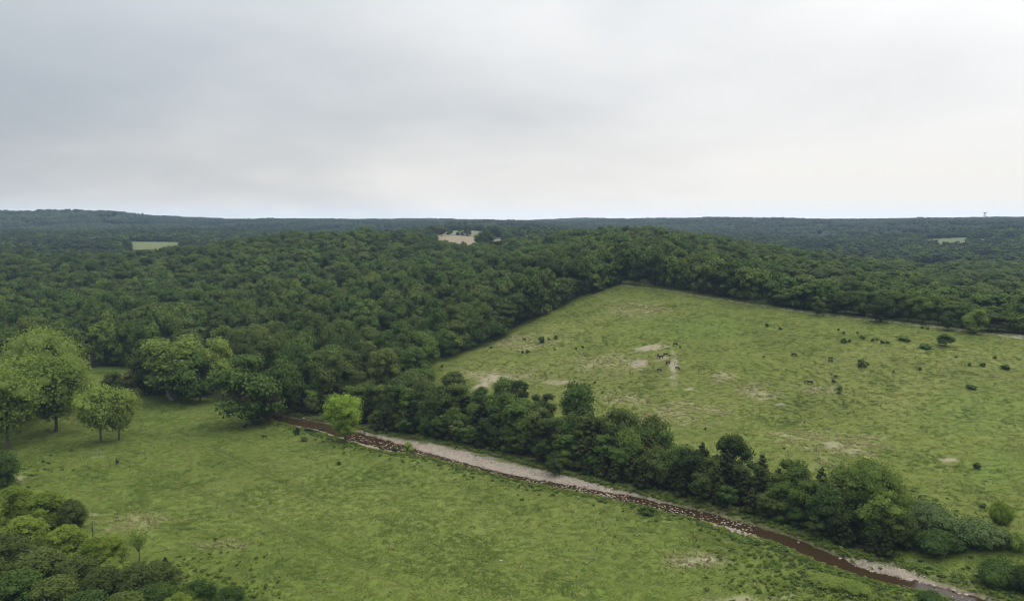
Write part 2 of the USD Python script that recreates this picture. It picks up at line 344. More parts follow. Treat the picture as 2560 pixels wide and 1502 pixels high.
forest_poly = shapely.Polygon(wl + [tuple(far_bank[i0]), wm[0]] + wm[1:] + wc[1:] + [(8700, 345), (8700, 8800), (-8700, 8800), (-8700, wl[0][1])]).buffer(0)
wood_poly = shapely.union_all([forest_poly, join_poly, belt_poly])
pasture_poly = shapely.Polygon(list(map(tuple, belt_rear[len(belt_rear) // 5:])) + [(260, 120), (900, 120), wc[-1]] + wc[::-1][1:] + wm[::-1]).buffer(0).difference(join_poly.buffer(0))
def wedge(a0, a1, y0, y1, sk=0.0): return shapely.Polygon([(a0 * y0, y0), (a1 * y0, y0 + sk), (a1 * y1, y1 + sk), (a0 * y1, y1)])
FIELDS = [(wedge(-.487, -.418, 1270, 1540), (0.105, 0.118, 0.050), "pale green field beyond the dark wooded hillside on the left"),
          (wedge(-.100, -.002, 1165, 1425), (0.195, 0.155, 0.105), "tan ploughed field on the skyline behind the wooded hill"),
          (wedge(-.090, -.030, 1432, 1760), (0.125, 0.128, 0.070), "pale green field just above the tan ploughed field"),
          (wedge(.002, .026, 1290, 1440), (0.175, 0.15, 0.10), "narrow strip of pale field to the right of the tan field"),
          (wedge(-.60, -.538, 2180, 2250), (0.13, 0.14, 0.075), "thin pale meadow strip on the far left hill"),
          (wedge(-.50, -.43, 2350, 2480), (0.17, 0.165, 0.12), "pale clearing right of the far left hill"),
          (wedge(.515, .578, 1560, 1790), (0.095, 0.112, 0.05), "green meadow in front of the dark wood, far right"),
          (wedge(.578, .60, 1600, 1720), (0.16, 0.13, 0.09), "tan patch beside the meadow, far right"),
          (wedge(.505, .555, 960, 1060), (0.12, 0.13, 0.06), "small pale clearing between the trees of the right valley")]
OPEN = shapely.union_all([f[0] for f in FIELDS] + [wedge(-.484, -.43, 1120, 1275), wedge(-.098, -.012, 1060, 1170), wedge(.51, .55, 900, 965), wedge(.54, .575, 1470, 1560), wedge(.36, .41, 1330, 1420), wedge(.43, .455, 1180, 1260), wedge(.58, .63, 1130, 1210), wedge(.30, .33, 1600, 1700)])
shapely.prepare(wood_poly); shapely.prepare(pasture_poly); shapely.prepare(OPEN); shapely.prepare(belt_poly)
inside = lambda P, x, y: shapely.contains_xy(P, np.asarray(x, float), np.asarray(y, float))

# ------------------------------------------------------------------ ground colours (what the soil and sward are, not how they are lit)
def blobmask(x, y, u, v, du, dv, rag=0.55, seed=0):
    c = at(u, v)[:2]; e1 = at(u + du, v)[:2] - c; e2 = at(u, v - dv)[:2] - c
    if abs(e1[0] * e2[1] - e1[1] * e2[0]) < 1e-3: return np.zeros(np.shape(x))
    M = np.linalg.inv(np.stack([e1, e2], 1))
    q = np.stack([x - c[0], y - c[1]], -1) @ M.T
    r = np.linalg.norm(q, axis=-1)
    m = np.zeros(np.shape(x)); near = r < 2.2
    m[near] = smooth(1.0 - r[near] + rag * (fbm2(x[near], y[near], 6.0, 40 + seed) - 0.5) * 2, -0.25, 0.75)
    return m
BARE = [(1602, 906, 27, 15), (1684, 915, 13, 36), (1658, 893, 20, 9), (1725, 972, 12, 6), (1630, 868, 40, 6), (1250, 945, 80, 9), (1400, 956, 50, 6), (1205, 962, 24, 14), (1765, 1400, 44, 12), (1722, 1408, 20, 11),
        (2010, 1055, 18, 4), (2080, 1112, 34, 11), (2130, 1128, 22, 7), (1860, 1496, 100, 10), (1975, 1484, 36, 10), (232, 1285, 12, 6), (255, 1141, 32, 4), (50, 1195, 18, 8), (1495, 720, 34, 4), (1950, 1010, 14, 4), (2370, 1150, 28, 5)]
DRY = [(1590, 775, 90, 22), (1300, 855, 120, 22), (1500, 905, 90, 26), (1700, 1035, 130, 30), (1900, 980, 80, 22), (1230, 940, 150, 26), (1800, 940, 60, 18), (2050, 975, 60, 16), (520, 1365, 90, 22), (330, 1300, 110, 30), (1740, 1400, 95, 30), (2100, 1110, 120, 35), (1560, 1000, 90, 20), (1990, 1090, 70, 14)]
GREENER = [(2450, 1020, 160, 70), (1750, 820, 200, 30), (900, 1180, 160, 40), (2150, 1400, 90, 40), (1980, 1360, 60, 24), (470, 1040, 130, 30), (130, 1100, 190, 28), (2480, 1170, 90, 60)]
RUTS = []
for pts in ([(300, 1150), (420, 1195), (560, 1255), (700, 1318), (850, 1385), (960, 1430)], [(545, 1130), (640, 1172), (720, 1210), (800, 1250)]):
    ln = np.array(W(pts)); idx = np.linspace(0, 1, 200) * (len(ln) - 1)
    RUTS.append(np.stack([np.interp(idx, np.arange(len(ln)), ln[:, j]) for j in (0, 1)], -1))
def rut_mask(x, y):
    out = np.zeros(np.shape(x))
    for Pt in RUTS:
        d, _ = cKDTree(Pt).query(np.stack([x, y], -1), distance_upper_bound=6.0); d = np.where(np.isfinite(d), d, 9)
        out = np.maximum(out, smooth(-np.abs(d - 1.15), -1.0, -0.45))
    return out
WOOD_IN = shapely.union_all([wood_poly.buffer(-6), belt_poly]); shapely.prepare(WOOD_IN)
def albedo(x, y):
    n1, n2, n3 = fbm2(x, y, 30.0, 50), fbm2(x, y, 5.0, 51), fbm2(x, y, 90.0, 52)
    past = inside(pasture_poly, x, y)[:, None]
    mead = np.array([0.102, 0.136, 0.026]) * (1 - smooth(n1, .38, .66)[:, None] * 0.14) + np.array([0.022, 0.014, 0.008]) * smooth(n3, .42, .68)[:, None]
    pst = np.array([0.124, 0.142, 0.033]) * (1 - smooth(n1, .40, .66)[:, None] * 0.13) + np.array([0.026, 0.016, 0.012]) * smooth(n3, .45, .66)[:, None]
    c = np.where(past, pst, mead)
    for k, (u, v, du, dv) in enumerate(GREENER): c = c + (np.array([0.098, 0.148, 0.030]) - c) * (0.6 * blobmask(x, y, u, v, du, dv, .7, k))[:, None]
    for k, (u, v, du, dv) in enumerate(DRY): c = c + (np.array([0.225, 0.210, 0.105]) - c) * (blobmask(x, y, u, v, du, dv, .9, k) * smooth(n2, .40, .62) * 0.85)[:, None]
    for k, (u, v, du, dv) in enumerate(BARE): c = c + (np.array([0.265, 0.218, 0.165]) - c) * (blobmask(x, y, u, v, du, dv, .9, 60 + k) * (0.40 + 0.40 * smooth(n2, .36, .62)))[:, None]
    # two-wheel ruts pressed into the meadow, and a worn line along the hill crest
    c = c * (1 - 0.5 * rut_mask(x, y))[:, None]
    ln = np.array(wc); ln = ln * (1 - 5.5 / np.hypot(ln[:, 0], ln[:, 1]))[:, None]; P = np.vstack([np.linspace(ln[i], ln[i + 1], 60) for i in range(len(ln) - 1)])
    d, _ = cKDTree(P).query(np.stack([x, y], -1), distance_upper_bound=9.0); d = np.where(np.isfinite(d), d, 99)
    wid = 2.0 + 3.2 * smooth(x, 110, 270)
    tr = smooth(-d, -wid - 1.6, -wid + 0.4) * (0.45 + 0.45 * smooth(x, 130, 270)) * past[:, 0]
    c = c + (np.array([0.33, 0.29, 0.22]) - c) * tr[:, None]
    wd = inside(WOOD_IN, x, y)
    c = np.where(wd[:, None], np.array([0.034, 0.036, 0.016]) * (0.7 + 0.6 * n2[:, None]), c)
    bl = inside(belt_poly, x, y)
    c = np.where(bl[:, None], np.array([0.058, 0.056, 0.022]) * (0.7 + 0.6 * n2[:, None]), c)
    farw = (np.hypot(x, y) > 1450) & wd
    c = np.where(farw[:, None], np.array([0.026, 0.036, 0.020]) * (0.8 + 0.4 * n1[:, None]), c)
    for P, col, _ in FIELDS: c = np.where(inside(P, x, y)[:, None], np.array(col) * (0.85 + 0.3 * n1[:, None]), c)
    off, hw, gf, gn = creek(x, y); ab = np.abs(off); g = np.where(off > 0, gf, gn)
    scrub = smooth(-ab, -(hw + g + 9), -(hw + g + 1)) * (off > 0)
    c = c + (np.array([0.120, 0.112, 0.055]) - c) * (scrub * 0.8 * (ab < 40))[:, None]
    gm = smooth(-ab, -(hw + g + 0.4), -(hw + g - 0.8)) * (ab < 40) * smooth(g, 0.35, 1.2)
    gravel = np.array([0.215, 0.174, 0.134]) * (0.5 + 1.0 * fbm2(x, y, 2.2, 78)[:, None])
    weedy = smooth(fbm2(x, y, 3.0, 77), .47, .60) * smooth(ab, hw + 1.5, hw + 6)
    gravel = gravel + (np.array([0.10, 0.11, 0.045]) - gravel) * (0.8 * weedy)[:, None]
    c = c + (gravel - c) * gm[:, None]
    wet = smooth(-ab, -hw - 0.5, -hw + 0.3) * (ab < 40)
    c = c + (np.array([0.034, 0.021, 0.010]) - c) * wet[:, None]
    return np.clip(c, 0.004, 0.6)
ALB = albedo(XX.ravel(), YY.ravel())
ZZ -= 0.16 * rut_mask(XX.ravel(), YY.ravel()).reshape(ZZ.shape); hgt = _grid(ZZ)

usdkit.material(stage, L + "sward", {
    "a": ("attribute", {"attribute": "albedo"}), "ge": ("geometry", {}),
    "n1": ("noise_texture", {"scale": 1.3, "detail": 6.0, "roughness": 0.68}),
    "n2": ("noise_texture", {"scale": 0.28, "detail": 3.0, "roughness": 0.6}),
    "nm": ("mix_float", {"fac": 0.35}),
    "mr": ("map_range", {"from_min": 0.32, "from_max": 0.68, "to_min": 0.86, "to_max": 1.14, "clamp": True}),
    "mc": ("combine_xyz", {}),
    "m": ("mix_color", {"blend_type": "multiply", "fac": 1.0, "use_clamp_result": False}),
    "b": ("bump", {"strength": 0.5, "distance": 0.25}),
    "p": ("principled_bsdf", {"roughness": 0.95, "specular_ior_level": 0.03}),
}, [("ge.position", "n1.vector"), ("ge.position", "n2.vector"), ("n1.fac", "nm.a"), ("n2.fac", "nm.b"), ("nm.result", "mr.value"), ("mr.result", "mc.x"), ("mr.result", "mc.y"), ("mr.result", "mc.z"),
    ("a.color", "m.a"), ("mc.vector", "m.b"), ("m.result", "p.base_color"), ("n1.fac", "b.height"), ("b.normal", "p.normal")], surface="p.BSDF")
usdkit.material(stage, L + "creek_water", {
    "ge": ("geometry", {}), "n": ("noise_texture", {"scale": 1.6, "detail": 3.0}),
    "b": ("bump", {"strength": 0.18, "distance": 0.08}),
    "p": ("principled_bsdf", {"base_color": (0.015, 0.0090, 0.0040), "roughness": 0.14, "ior": 1.33, "specular_ior_level": 0.30}),
}, [("ge.position", "n.vector"), ("n.fac", "b.height"), ("b.normal", "p.normal")], surface="p.BSDF")

NXg, NYg = len(GX), len(GY)
GV = np.stack([XX.ravel(), YY.ravel(), ZZ.ravel()], -1)
ii = (np.arange(NYg - 1)[:, None] * NXg + np.arange(NXg - 1)[None]).ravel()
QUADS = np.stack([ii, ii + 1, ii + NXg + 1, ii + NXg], -1)
e1 = GV[QUADS[:, 1]] - GV[QUADS[:, 0]]; e2 = GV[QUADS[:, 3]] - GV[QUADS[:, 0]]
qn = np.cross(e1, e2); GNRM = np.zeros_like(GV)
for k in range(4): np.add.at(GNRM, QUADS[:, k], qn)
GNRM /= np.linalg.norm(GNRM, axis=1)[:, None]
cxq = (GV[QUADS[:, 0]] + GV[QUADS[:, 2]]) / 2
def ground_piece(name, sel, label=None, kind="structure"):
    q = QUADS[sel]; idx, inv = np.unique(q, return_inverse=True); q = inv.reshape(q.shape)
    f = np.vstack([q[:, [0, 1, 2]], q[:, [0, 2, 3]]])
    m = UsdGeom.Mesh.Define(stage, "/World/" + name)
    m.CreatePointsAttr(Vt.Vec3fArray.FromNumpy(GV[idx].astype(np.float32)))
    m.CreateFaceVertexCountsAttr(Vt.IntArray.FromNumpy(np.full(len(f), 3, np.int32)))
    m.CreateFaceVertexIndicesAttr(Vt.IntArray.FromNumpy(f.astype(np.int32).ravel()))
    m.CreateSubdivisionSchemeAttr("none")
    m.CreateNormalsAttr(Vt.Vec3fArray.FromNumpy(GNRM[idx].astype(np.float32))); m.SetNormalsInterpolation("vertex")
    UsdGeom.PrimvarsAPI(m).CreatePrimvar("albedo", Sdf.ValueTypeNames.Color3fArray, "vertex").Set(Vt.Vec3fArray.FromNumpy(ALB[idx].astype(np.float32)))
    UsdShade.MaterialBindingAPI.Apply(m.GetPrim()).Bind(UsdShade.Material.Get(stage, L + "sward"))
    say(m.GetPrim(), label, None, None, kind)
qo, qh, qf, qnn = creek(cxq[:, 0], cxq[:, 1]); qa = np.abs(qo)
s_creek = (qa < qh + np.where(qo > 0, qf, qnn) + 1.2) & (qa < 40)
s_past = inside(pasture_poly, cxq[:, 0], cxq[:, 1]) & ~s_creek
s_field = np.zeros(len(cxq), int)
for k, (P, _, _) in enumerate(FIELDS): s_field[inside(P, cxq[:, 0], cxq[:, 1])] = k + 1
s_wood = inside(wood_poly, cxq[:, 0], cxq[:, 1]) & ~s_creek & ~s_past & (s_field == 0)
s_mead = ~(s_creek | s_past | s_wood | (s_field > 0)) & (np.hypot(cxq[:, 0], cxq[:, 1] - 250) < 420)
ground_piece("ground", ~(s_creek | s_past | s_wood | s_mead | (s_field > 0)), "grassy ground outside the woods and fields")
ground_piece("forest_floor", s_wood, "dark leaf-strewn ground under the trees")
ground_piece("meadow", s_mead, "flat bright green meadow on the near side of the creek")
ground_piece("hill_pasture", s_past, "open grazing hill between the creek trees and the woods")
ground_piece("creek_bed", s_creek, "pale gravel and wet mud bed of the creek")
for k, (P, _, lab) in enumerate(FIELDS):
    if (s_field == k + 1).any(): ground_piece(numbered("field"), s_field == k + 1, lab)
sl = slice(0, None, 2)
wpts = np.concatenate([CP[sl] + CN[sl] * (CW[sl, :1] * 1.4 + 1.5), CP[sl] - CN[sl] * (CW[sl, :1] * 1.4 + 1.5)])
nW = len(CP[sl]); wv = np.column_stack([wpts, np.full(len(wpts), WATER_Z)])
wf = np.array([[i, i + 1, i + 1 + nW, i + nW] for i in range(nW - 1)])
wf = wf[:, ::-1]
say(usdkit.mesh(stage, "/World/water", (wv, wf), L + "creek_water", smooth=True).GetPrim(), "shallow brown creek water running past the gravel", None, None, "structure")

# ------------------------------------------------------------------ tree shapes (unit: metres at about natural size)
ICO = trimesh.creation.icosphere(1); ICO0 = trimesh.creation.icosphere(0)
def leaf_tris(pts, nrm, size, rng, flat=0.55):
    """One small bent leaf spray per point: a triangle lying roughly across nrm."""
    n = len(pts)
    nn = nrm + rng.normal(0, flat, (n, 3)); nn /= np.linalg.norm(nn, axis=1)[:, None] + 1e-9
    t = np.cross(nn, rng.normal(0, 1, (n, 3))); t /= np.linalg.norm(t, axis=1)[:, None] + 1e-9
    b = np.cross(nn, t)
    s = (size * rng.uniform(0.6, 1.35, n))[:, None]
    k = rng.uniform(-0.35, 0.35, (n, 1))
    v = np.stack([pts - t * s * 0.8 - b * s * 0.45, pts + t * s * 0.8 - b * s * (0.45 + k), pts + t * s * k + b * s * 0.9], 1).reshape(-1, 3)
    soft = nrm / (np.linalg.norm(nrm, axis=1, keepdims=True) + 1e-9) + rng.normal(0, .30, (n, 3)) + [0, 0, .25]
    return v, np.arange(3 * n).reshape(-1, 3), np.repeat(soft, 3, 0)

def blob(c, r, rng, sq=0.85, ico=ICO):
    d = ico.vertices
    rr = r * (0.82 + 0.36 * rng.random(len(d)))
    return c + d * rr[:, None] * [1, 1, sq], ico.faces, np.array(d) + [0, 0, .25]

def crown_broad(seed, h, w, n_cl, n_leaf, leaf, low=0.18, shape="round", open_=0.0, core=0.70, ico=ICO):
    """Crown of leaf clumps spread over an uneven envelope. Returns (crown mesh, clump centres)."""
    rng = np.random.default_rng(seed)
    R, zc0, zc1 = w / 2, h * low, h
    C, RA = [], []
    lean = rng.normal(0, 0.06, 2) * w
    lob = rng.uniform(0, 2 * np.pi, 3)
    for i in range(n_cl):
        f = (i + 0.5) / n_cl
        zt = rng.uniform(0.0, 1.0) ** 0.8
        if shape == "round": prof = math.sqrt(max(0.0, 1 - (abs(zt - 0.42) / (0.62 if zt > .42 else 0.50)) ** 2.2))
        elif shape == "vase": prof = (0.30 + 0.75 * zt ** 0.7) * math.sqrt(max(0.0, 1 - max(0, (zt - 0.62) / 0.40) ** 2))
        elif shape == "tall": prof = math.sqrt(max(0.0, 1 - (abs(zt - 0.55) / 0.60) ** 2.5)) * (0.72 + 0.4 * zt)
        else: prof = (1 - zt) ** 0.75 * 0.95 + 0.06
        an = i * 2.39996 + rng.uniform(-.5, .5)
        lobe = 1 + 0.16 * math.sin(2 * an + lob[0]) + 0.12 * math.sin(3 * an + lob[1] + 4 * zt)
        rad = R * prof * lobe * (rng.uniform(0.45, 1.0) ** 0.55)
        cr = w * rng.uniform(0.13, 0.22) * (0.75 + 0.3 * prof)
        rad = max(0.0, rad - cr * 0.55)
        C.append([rad * math.cos(an) + lean[0] * zt, rad * math.sin(an) + lean[1] * zt, zc0 + cr * 0.6 + (zc1 - zc0 - cr * 1.25) * zt]); RA.append(cr)
    C, RA = np.array(C), np.array(RA)
    parts = []
    if core > 0: parts = [blob(C[i], RA[i] * core, rng, ico=ico) for i in range(n_cl) if rng.random() >= open_]
    wts = RA ** 2 / (RA ** 2).sum(); cnt = rng.multinomial(n_leaf, wts)
    who = np.repeat(np.arange(n_cl), cnt); m = len(who)
    d = rng.normal(0, 1, (m, 3)); d[:, 2] += 0.35; d /= np.linalg.norm(d, axis=1)[:, None]
    rr = RA[who] * rng.uniform(0.68, 1.24, m)
    pts = C[who] + d * rr[:, None] * [1, 1, 0.85]
    parts.append(leaf_tris(pts, d + [0, 0, 0.25], leaf, rng))
    return join(parts), C

def trunk_mesh(seed, h, w, C, low, thick=0.022, limbs=7):
    rng = np.random.default_rng(seed + 999)
    r0 = h * thick * .8
    fork = h * max(0.16, low * 0.85); top = np.array([rng.normal(0, .02) * h, rng.normal(0, .02) * h, h * 0.72])
    mid = np.array([rng.normal(0, .012) * h, rng.normal(0, .012) * h, fork])
    parts = [tube([[0, 0, -0.6], [0, 0, 0.0], mid * [1, 1, .5], mid, (mid + top) / 2, top], [r0 * 1.5, r0 * 1.3, r0, r0 * .9, r0 * .55, r0 * .15], 7)]
    for i in rng.choice(len(C), min(limbs, len(C)), replace=False):
        s = mid + (top - mid) * rng.uniform(0, .55); e = C[i]; q = (s + e) / 2 + [0, 0, -0.03 * h]
        parts.append(tube([s, q, e], [r0 * .5, r0 * .32, r0 * .1], 5))
    return join(parts)

def crown_cedar(seed, h, w, n_leaf, leaf):
    rng = np.random.default_rng(seed); parts = []
    n = 34
    Cs, Rs = [], []
    for i in range(n):
        t = (i + .5) / n; rad = w / 2 * ((1 - t) ** 0.62 * 0.95 + 0.04) * rng.uniform(0.45, 1.08); an = i * 2.4 + rng.uniform(-.4, .4)
        cr = w * (0.20 * (1 - t) + 0.065); rad = max(0, rad - cr * .5)
        Cs.append([rad * math.cos(an), rad * math.sin(an), 0.05 * h + cr * .4 + (h * 0.95 - cr) * t]); Rs.append(cr)
    Cs, Rs = np.array(Cs), np.array(Rs)
    parts = [blob(Cs[i], Rs[i] * .78, rng, 1.1) for i in range(n)]
    who = np.repeat(np.arange(n), rng.multinomial(n_leaf, Rs ** 2 / (Rs ** 2).sum())); m = len(who)
    d = rng.normal(0, 1, (m, 3)); d /= np.linalg.norm(d, axis=1)[:, None]
    pts = Cs[who] + d * (Rs[who] * rng.uniform(.7, 1.15, m))[:, None]
    parts.append(leaf_tris(pts, d * .6 + [0, 0, -.1], leaf, rng, .8))
    return join(parts), Cs

# class prims: one per shape and leaf tone; every tree in the scene refers to one of them
KINDS = stage.CreateClassPrim("/World/plant_kinds")
SHAPES, MADE = {}, {}
def shape(key, make): SHAPES[key] = make
for k in range(4): shape(f"round{k}", lambda k=k: (13.0, 11.0) + crown_broad(100 + k, 13, 11, 28, 4200, 0.34, .08, "round", .1, .60) + (.10,))
for k in range(3): shape(f"tall{k}", lambda k=k: (16.0, 9.0) + crown_broad(200 + k, 16, 9, 40, 4200, 0.33, .10, "tall", .1, .66) + (.14,))
for k in range(2): shape(f"vase{k}", lambda k=k: (12.0, 11.0) + crown_broad(300 + k, 12, 11, 60, 6000, 0.25, .16, "vase", .5, .45) + (.20,))
for k in range(3): shape(f"cedar{k}", lambda k=k: (9.0, 4.6) + crown_cedar(400 + k, 9, 4.6, 1900, 0.26) + (.05,))
for k in range(3): shape(f"near{k}", lambda k=k: (11.0, 9.5) + crown_broad(500 + k, 11, 9.5, 46, 9000, 0.26, .06, "round", .1, .58) + (.08,))
for k in range(3): shape(f"bush{k}", lambda k=k: (2.4, 3.2) + crown_broad(600 + k, 2.4, 3.2, 16, 700, 0.14, .0, "round", 0, .7) + (.0,))
shape("lone0", lambda: (15.0, 12.5) + crown_broad(720, 15, 12.5, 85, 9000, .26, .12, "tall", .15, .6) + (.2,))
for k in range(2): shape(f"big{k}", lambda k=k: (22.0, 24.0) + crown_broad(730 + k, 22, 24, 110, 14000, .38, .08, "round", .1, .6) + (.12,))
shape("sparse0", lambda: (9.0, 6.5) + crown_broad(700, 9, 6.5, 26, 1500, 0.20, .34, "vase", 1.0, 0) + (.30,))
shape("willow0", lambda: (7.0, 13.0) + crown_broad(710, 7, 13, 80, 9000, 0.30, .0, "round", 0, .68) + (.0,))
shape("willow1", lambda: (7.0, 11.0) + crown_broad(711, 7, 11, 70, 8000, 0.30, .0, "round", 0, .68) + (.0,))
_cache = {}
def kind(sh, tone, bark=BARK):
    key = (sh, tone, bark)
    if key not in MADE:
        if sh not in _cache:
            h, w, crown, C, low = SHAPES[sh]()
            _cache[sh] = h, w, crown, trunk_mesh(hash_(sh), h, w, C, low, limbs=4 if sh.startswith(("bush", "cedar")) else 8)
        h, w, crown, trunk = _cache[sh]
        nm = f"{KINDS.GetPath()}/{sh}_{tone}" + ("_pale" if bark != BARK else "")
        UsdGeom.Xform.Define(stage, nm)
        usdkit.mesh(stage, nm + "/trunk", trunk, bark, smooth=60)
        leafy(nm + "/crown", crown, FOL[tone])
        MADE[key] = (nm, h, w)
    return MADE[key]
def hash_(s): return sum(ord(c) * (i + 3) for i, c in enumerate(s))

def plant(name, sh, tone, pos, h, w, label, cat, group=None, rz=None, bark=BARK):
    nm, h0, w0 = kind(sh, tone, bark)
    rz = RNG.uniform(0, 6.28) if rz is None else rz
    return refer(name, nm, label, cat, (pos[0], pos[1], pos[2] - 0.08), rz, (w / w0, w / w0, h / h0), group)
PLANTED = []                                                     # (x, y, radius) of trees set out by hand
def by_base(u, v, vtop, wpx, name, sh, tone, label, cat="tree", group=None, bark=BARK):
    p = at(u, v); f = to_px(p)[2]
    h, w = (v - vtop) * f / FPX * 1.02, wpx * f / FPX
    PLANTED.append((p[0], p[1], w / 2)); return plant(name, sh, tone, p, h, w, label, cat, group, bark=bark)
def by_top(u, vtop, h, w, name, sh, tone, label, cat="tree", group=None, bark=BARK, lo=60.0):
    p = at(u, vtop, dh=h * 0.96, lo=lo)
    PLANTED.append((p[0], p[1], w / 2)); return plant(name, sh, tone, p, h, w, label, cat, group, bark=bark)

def crest_at(u, back=12.0):
    ln = np.array(wc); PP = np.vstack([np.linspace(ln[i], ln[i + 1], 200) for i in range(len(ln) - 1)])
    q = PP[np.argmin(np.abs(CU + FPX * PP[:, 0] / PP[:, 1] - u))]; q = q * (1 - back / np.hypot(*q))
    return np.array([q[0], q[1], float(H(q[0], q[1]))])
def by_crest(u, hpx, wpx, name, sh, tone, label, cat="tree", group=None):
    p = crest_at(u); f = to_px(p)[2]; PLANTED.append((p[0], p[1], 4)); return plant(name, sh, tone, p, hpx * f / FPX, wpx * f / FPX, label, cat, group)
# ------------------------------------------------------------------ trees one can point at
T = "broadleaf_tree"
by_base(862, 1106, 988, 86, T, "lone0", "vivid", "lone bright lime-green tree on the near bank of the creek")
by_base(140, 1078, 893, 200, T, "vase0", "fresh", "spreading light green tree with a dark forked trunk in the left meadow")
by_base(252, 1106, 962, 132, T, "vase1", "fresh", "light green meadow tree with a bare lower trunk, left of its close twin")
by_base(298, 1100, 970, 104, T, "vase0", "fresh", "smaller light green meadow tree leaning on its close twin, nearest the open grass")
by_base(20, 1122, 925, 185, T, "vase1", "fresh", "light green meadow tree cut by the left edge of the picture, in front")
by_base(-60, 1080, 895, 200, T, "vase0", "fresh", "pale green meadow tree mostly outside the left edge")
by_base(70, 1050, 890, 190, T, "vase1", "fresh", "hazy light green tree behind the front trees of the left meadow")
by_base(112, 1000, 822, 185, T, "big0", "fresh", "broad yellow-green tree rising behind the left meadow, widest crown there")
by_base(168, 1022, 888, 120, T, "big1", "fresh", "yellow-green round tree just below the broad one behind the left meadow")
by_base(20, 975, 845, 110, T, "round3", "olive", "dull green tree at the left edge beside the broad yellow-green one")
by_base(92, 960, 795, 90, T, "tall1", "olive", "pale grey-green crown peeping above the broad yellow-green tree")
by_base(432, 999, 845, 150, T, "tall0", "fresh", "pale green tree with a whitish trunk at the back of the left meadow", bark=PALEBARK)
by_base(375, 985, 862, 120, T, "round1", "olive", "olive green tree left of the white-trunked one at the back of the meadow")
by_base(500, 1004, 880, 115, T, "round2", "green", "dark green tree right of the white-trunked one at the back of the meadow")
by_base(557, 1000, 845, 75, T, "tall2", "fresh", "narrow pale green tree standing up from the wood edge behind the left meadow")
by_base(632, 1060, 892, 165, T, "round3", "green", "big dark green tree at the end of the left meadow where the creek begins")
by_base(672, 1062, 960, 52, T, "tall1", "brown", "grey-brown half bare tree under the big dark tree at the creek's bend")
by_base(705, 1040, 898, 120, T, "round0", "green", "dark green tree right of the big one at the creek's bend")
by_top(815, 890, 12, 9, T, "round2", "fresh", "fresh green round crown high in the creek trees above the brown pool")
by_top(945, 850, 15, 12, T, "tall0", "fresh", "bright green tree in the front of the wood, left of the pasture corner")
by_top(1005, 878, 13, 10, T, "tall1", "lime", "yellow-green tree at the pasture corner where wood and creek trees meet")
by_top(966, 934, 8, 5, T, "round3", "lime", "small lime crown in the dark creek trees, right above the lone tree")
by_top(897, 956, 8, 4, T, "sparse0", "grey", "thin pale sprig of a tree in the dark creek trees above the lone tree")
BELT = [(1055, 922, 15, 12, "round0", "green", "big dark green round crown, first of the creek trees right of the pasture corner"),
        (1135, 930, 14, 11, "round1", "olive", "brownish olive crown second along the creek trees from the pasture corner"),
        (1203, 968, 12, 8, "round2", "green", "green crown beside the bare slope, third along the creek trees"),
        (1262, 949, 16, 8, "tall0", "green", "tall green twin crown standing out against the bare slope"),
        (1296, 957, 15, 7, "tall1", "dark", "dark crown pressed against the tall green twin crown"),
        (1362, 985, 14, 8, "tall2", "dark", "dark crown just left of the tallest dome along the creek"),
        (1372, 1050, 11, 8, "round3", "grey", "grey-green crown below and left of the tallest dome along the creek"),
        (1445, 964, 20, 10.5, "tall0", "green", "tallest dome-shaped tree of the creek trees, dark green and smooth topped"),
        (1497, 1060, 11, 5, "cedar0", "cedar", "pointed dark cedar right below the tallest dome"),
        (1556, 1024, 17, 11, "round0", "olive", "wide grey-olive crown in the middle of the creek trees"),
        (1625, 1042, 15, 9, "round1", "olive", "olive crown right behind the wide grey-olive one"),
        (1585, 1105, 12, 9.5, "round2", "green", "fresh dark green crown in front of the wide grey-olive one"),
        (1655, 1082, 13, 9, "round3", "green", "green crown leaning out towards the creek, right of the middle"),
        (1705, 1112, 12, 9, "round0", "green", "rounded green crown hanging over the creek shadow"),
        (1757, 1108, 12, 6, "cedar1", "cedar", "pointed dark cedar between two green crowns right of the middle"),
        (1838, 1088, 15, 9, "round1", "dark", "dull dark green tall crown right of the middle of the creek trees"),
        (1800, 1140, 10, 7, "round2", "dark", "low dark crown tucked in front of the dull dark tall one"),
        (1906, 1138, 12, 6, "cedar2", "cedar", "tall cedar with a ragged tip near the right end of the creek trees"),
        (1948, 1172, 10, 5.5, "cedar0", "cedar", "dark cedar beside the ragged-tipped one"),
        (1990, 1160, 14, 9, "tall0", "spring", "bright green crown wedged between cedars near the right end"),
        (2055, 1172, 12, 6, "cedar1", "cedar", "black-green cedar between the two bright crowns at the right end"),
        (2098, 1166, 12, 6, "round0", "green", "green crown half hidden behind the large feathery tree"),
        (2168, 1150, 19, 14, "big0", "spring", "largest light green tree, big and feathery, at the right end of the creek trees"),
        (2232, 1205, 13, 9, "big1", "spring", "light green lower tree on the pasture side of the large feathery one"),
        (2100, 1245, 11, 8, "round3", "dark", "dark crown in front of the large feathery tree, over the brown water"),
        (2190, 1300, 8, 7, "round1", "dark", "low dark tree at the very right end of the creek trees"),
        (1392, 1105, 7, 4, "sparse0", "lime", "small yellow-green sapling on the creek bank below the tallest dome"),
        (1480, 1135, 7, 5, "round1", "green", "small bluish green tree low on the creek bank right of the tallest dome"),
        (1385, 1145, 6, 4.5, "round2", "dark", "little dark tree on the bank beside the yellow-green sapling")]
for u, v, h, w, sh, tone, lab in BELT:
    by_top(u, v, h, w * 1.25, "cedar_tree" if sh.startswith("cedar") else T, sh, tone, lab, "cedar" if sh.startswith("cedar") else "tree", "trees along the creek")
by_crest(2050, 50, 34, T, "tall2", "olive", "slender dull tree on the crest of the pasture, leftmost of four", group="trees on the pasture crest")
by_crest(2210, 62, 66, T, "round1", "dark", "broad dark conical tree on the crest of the pasture beside the pole", group="trees on the pasture crest")
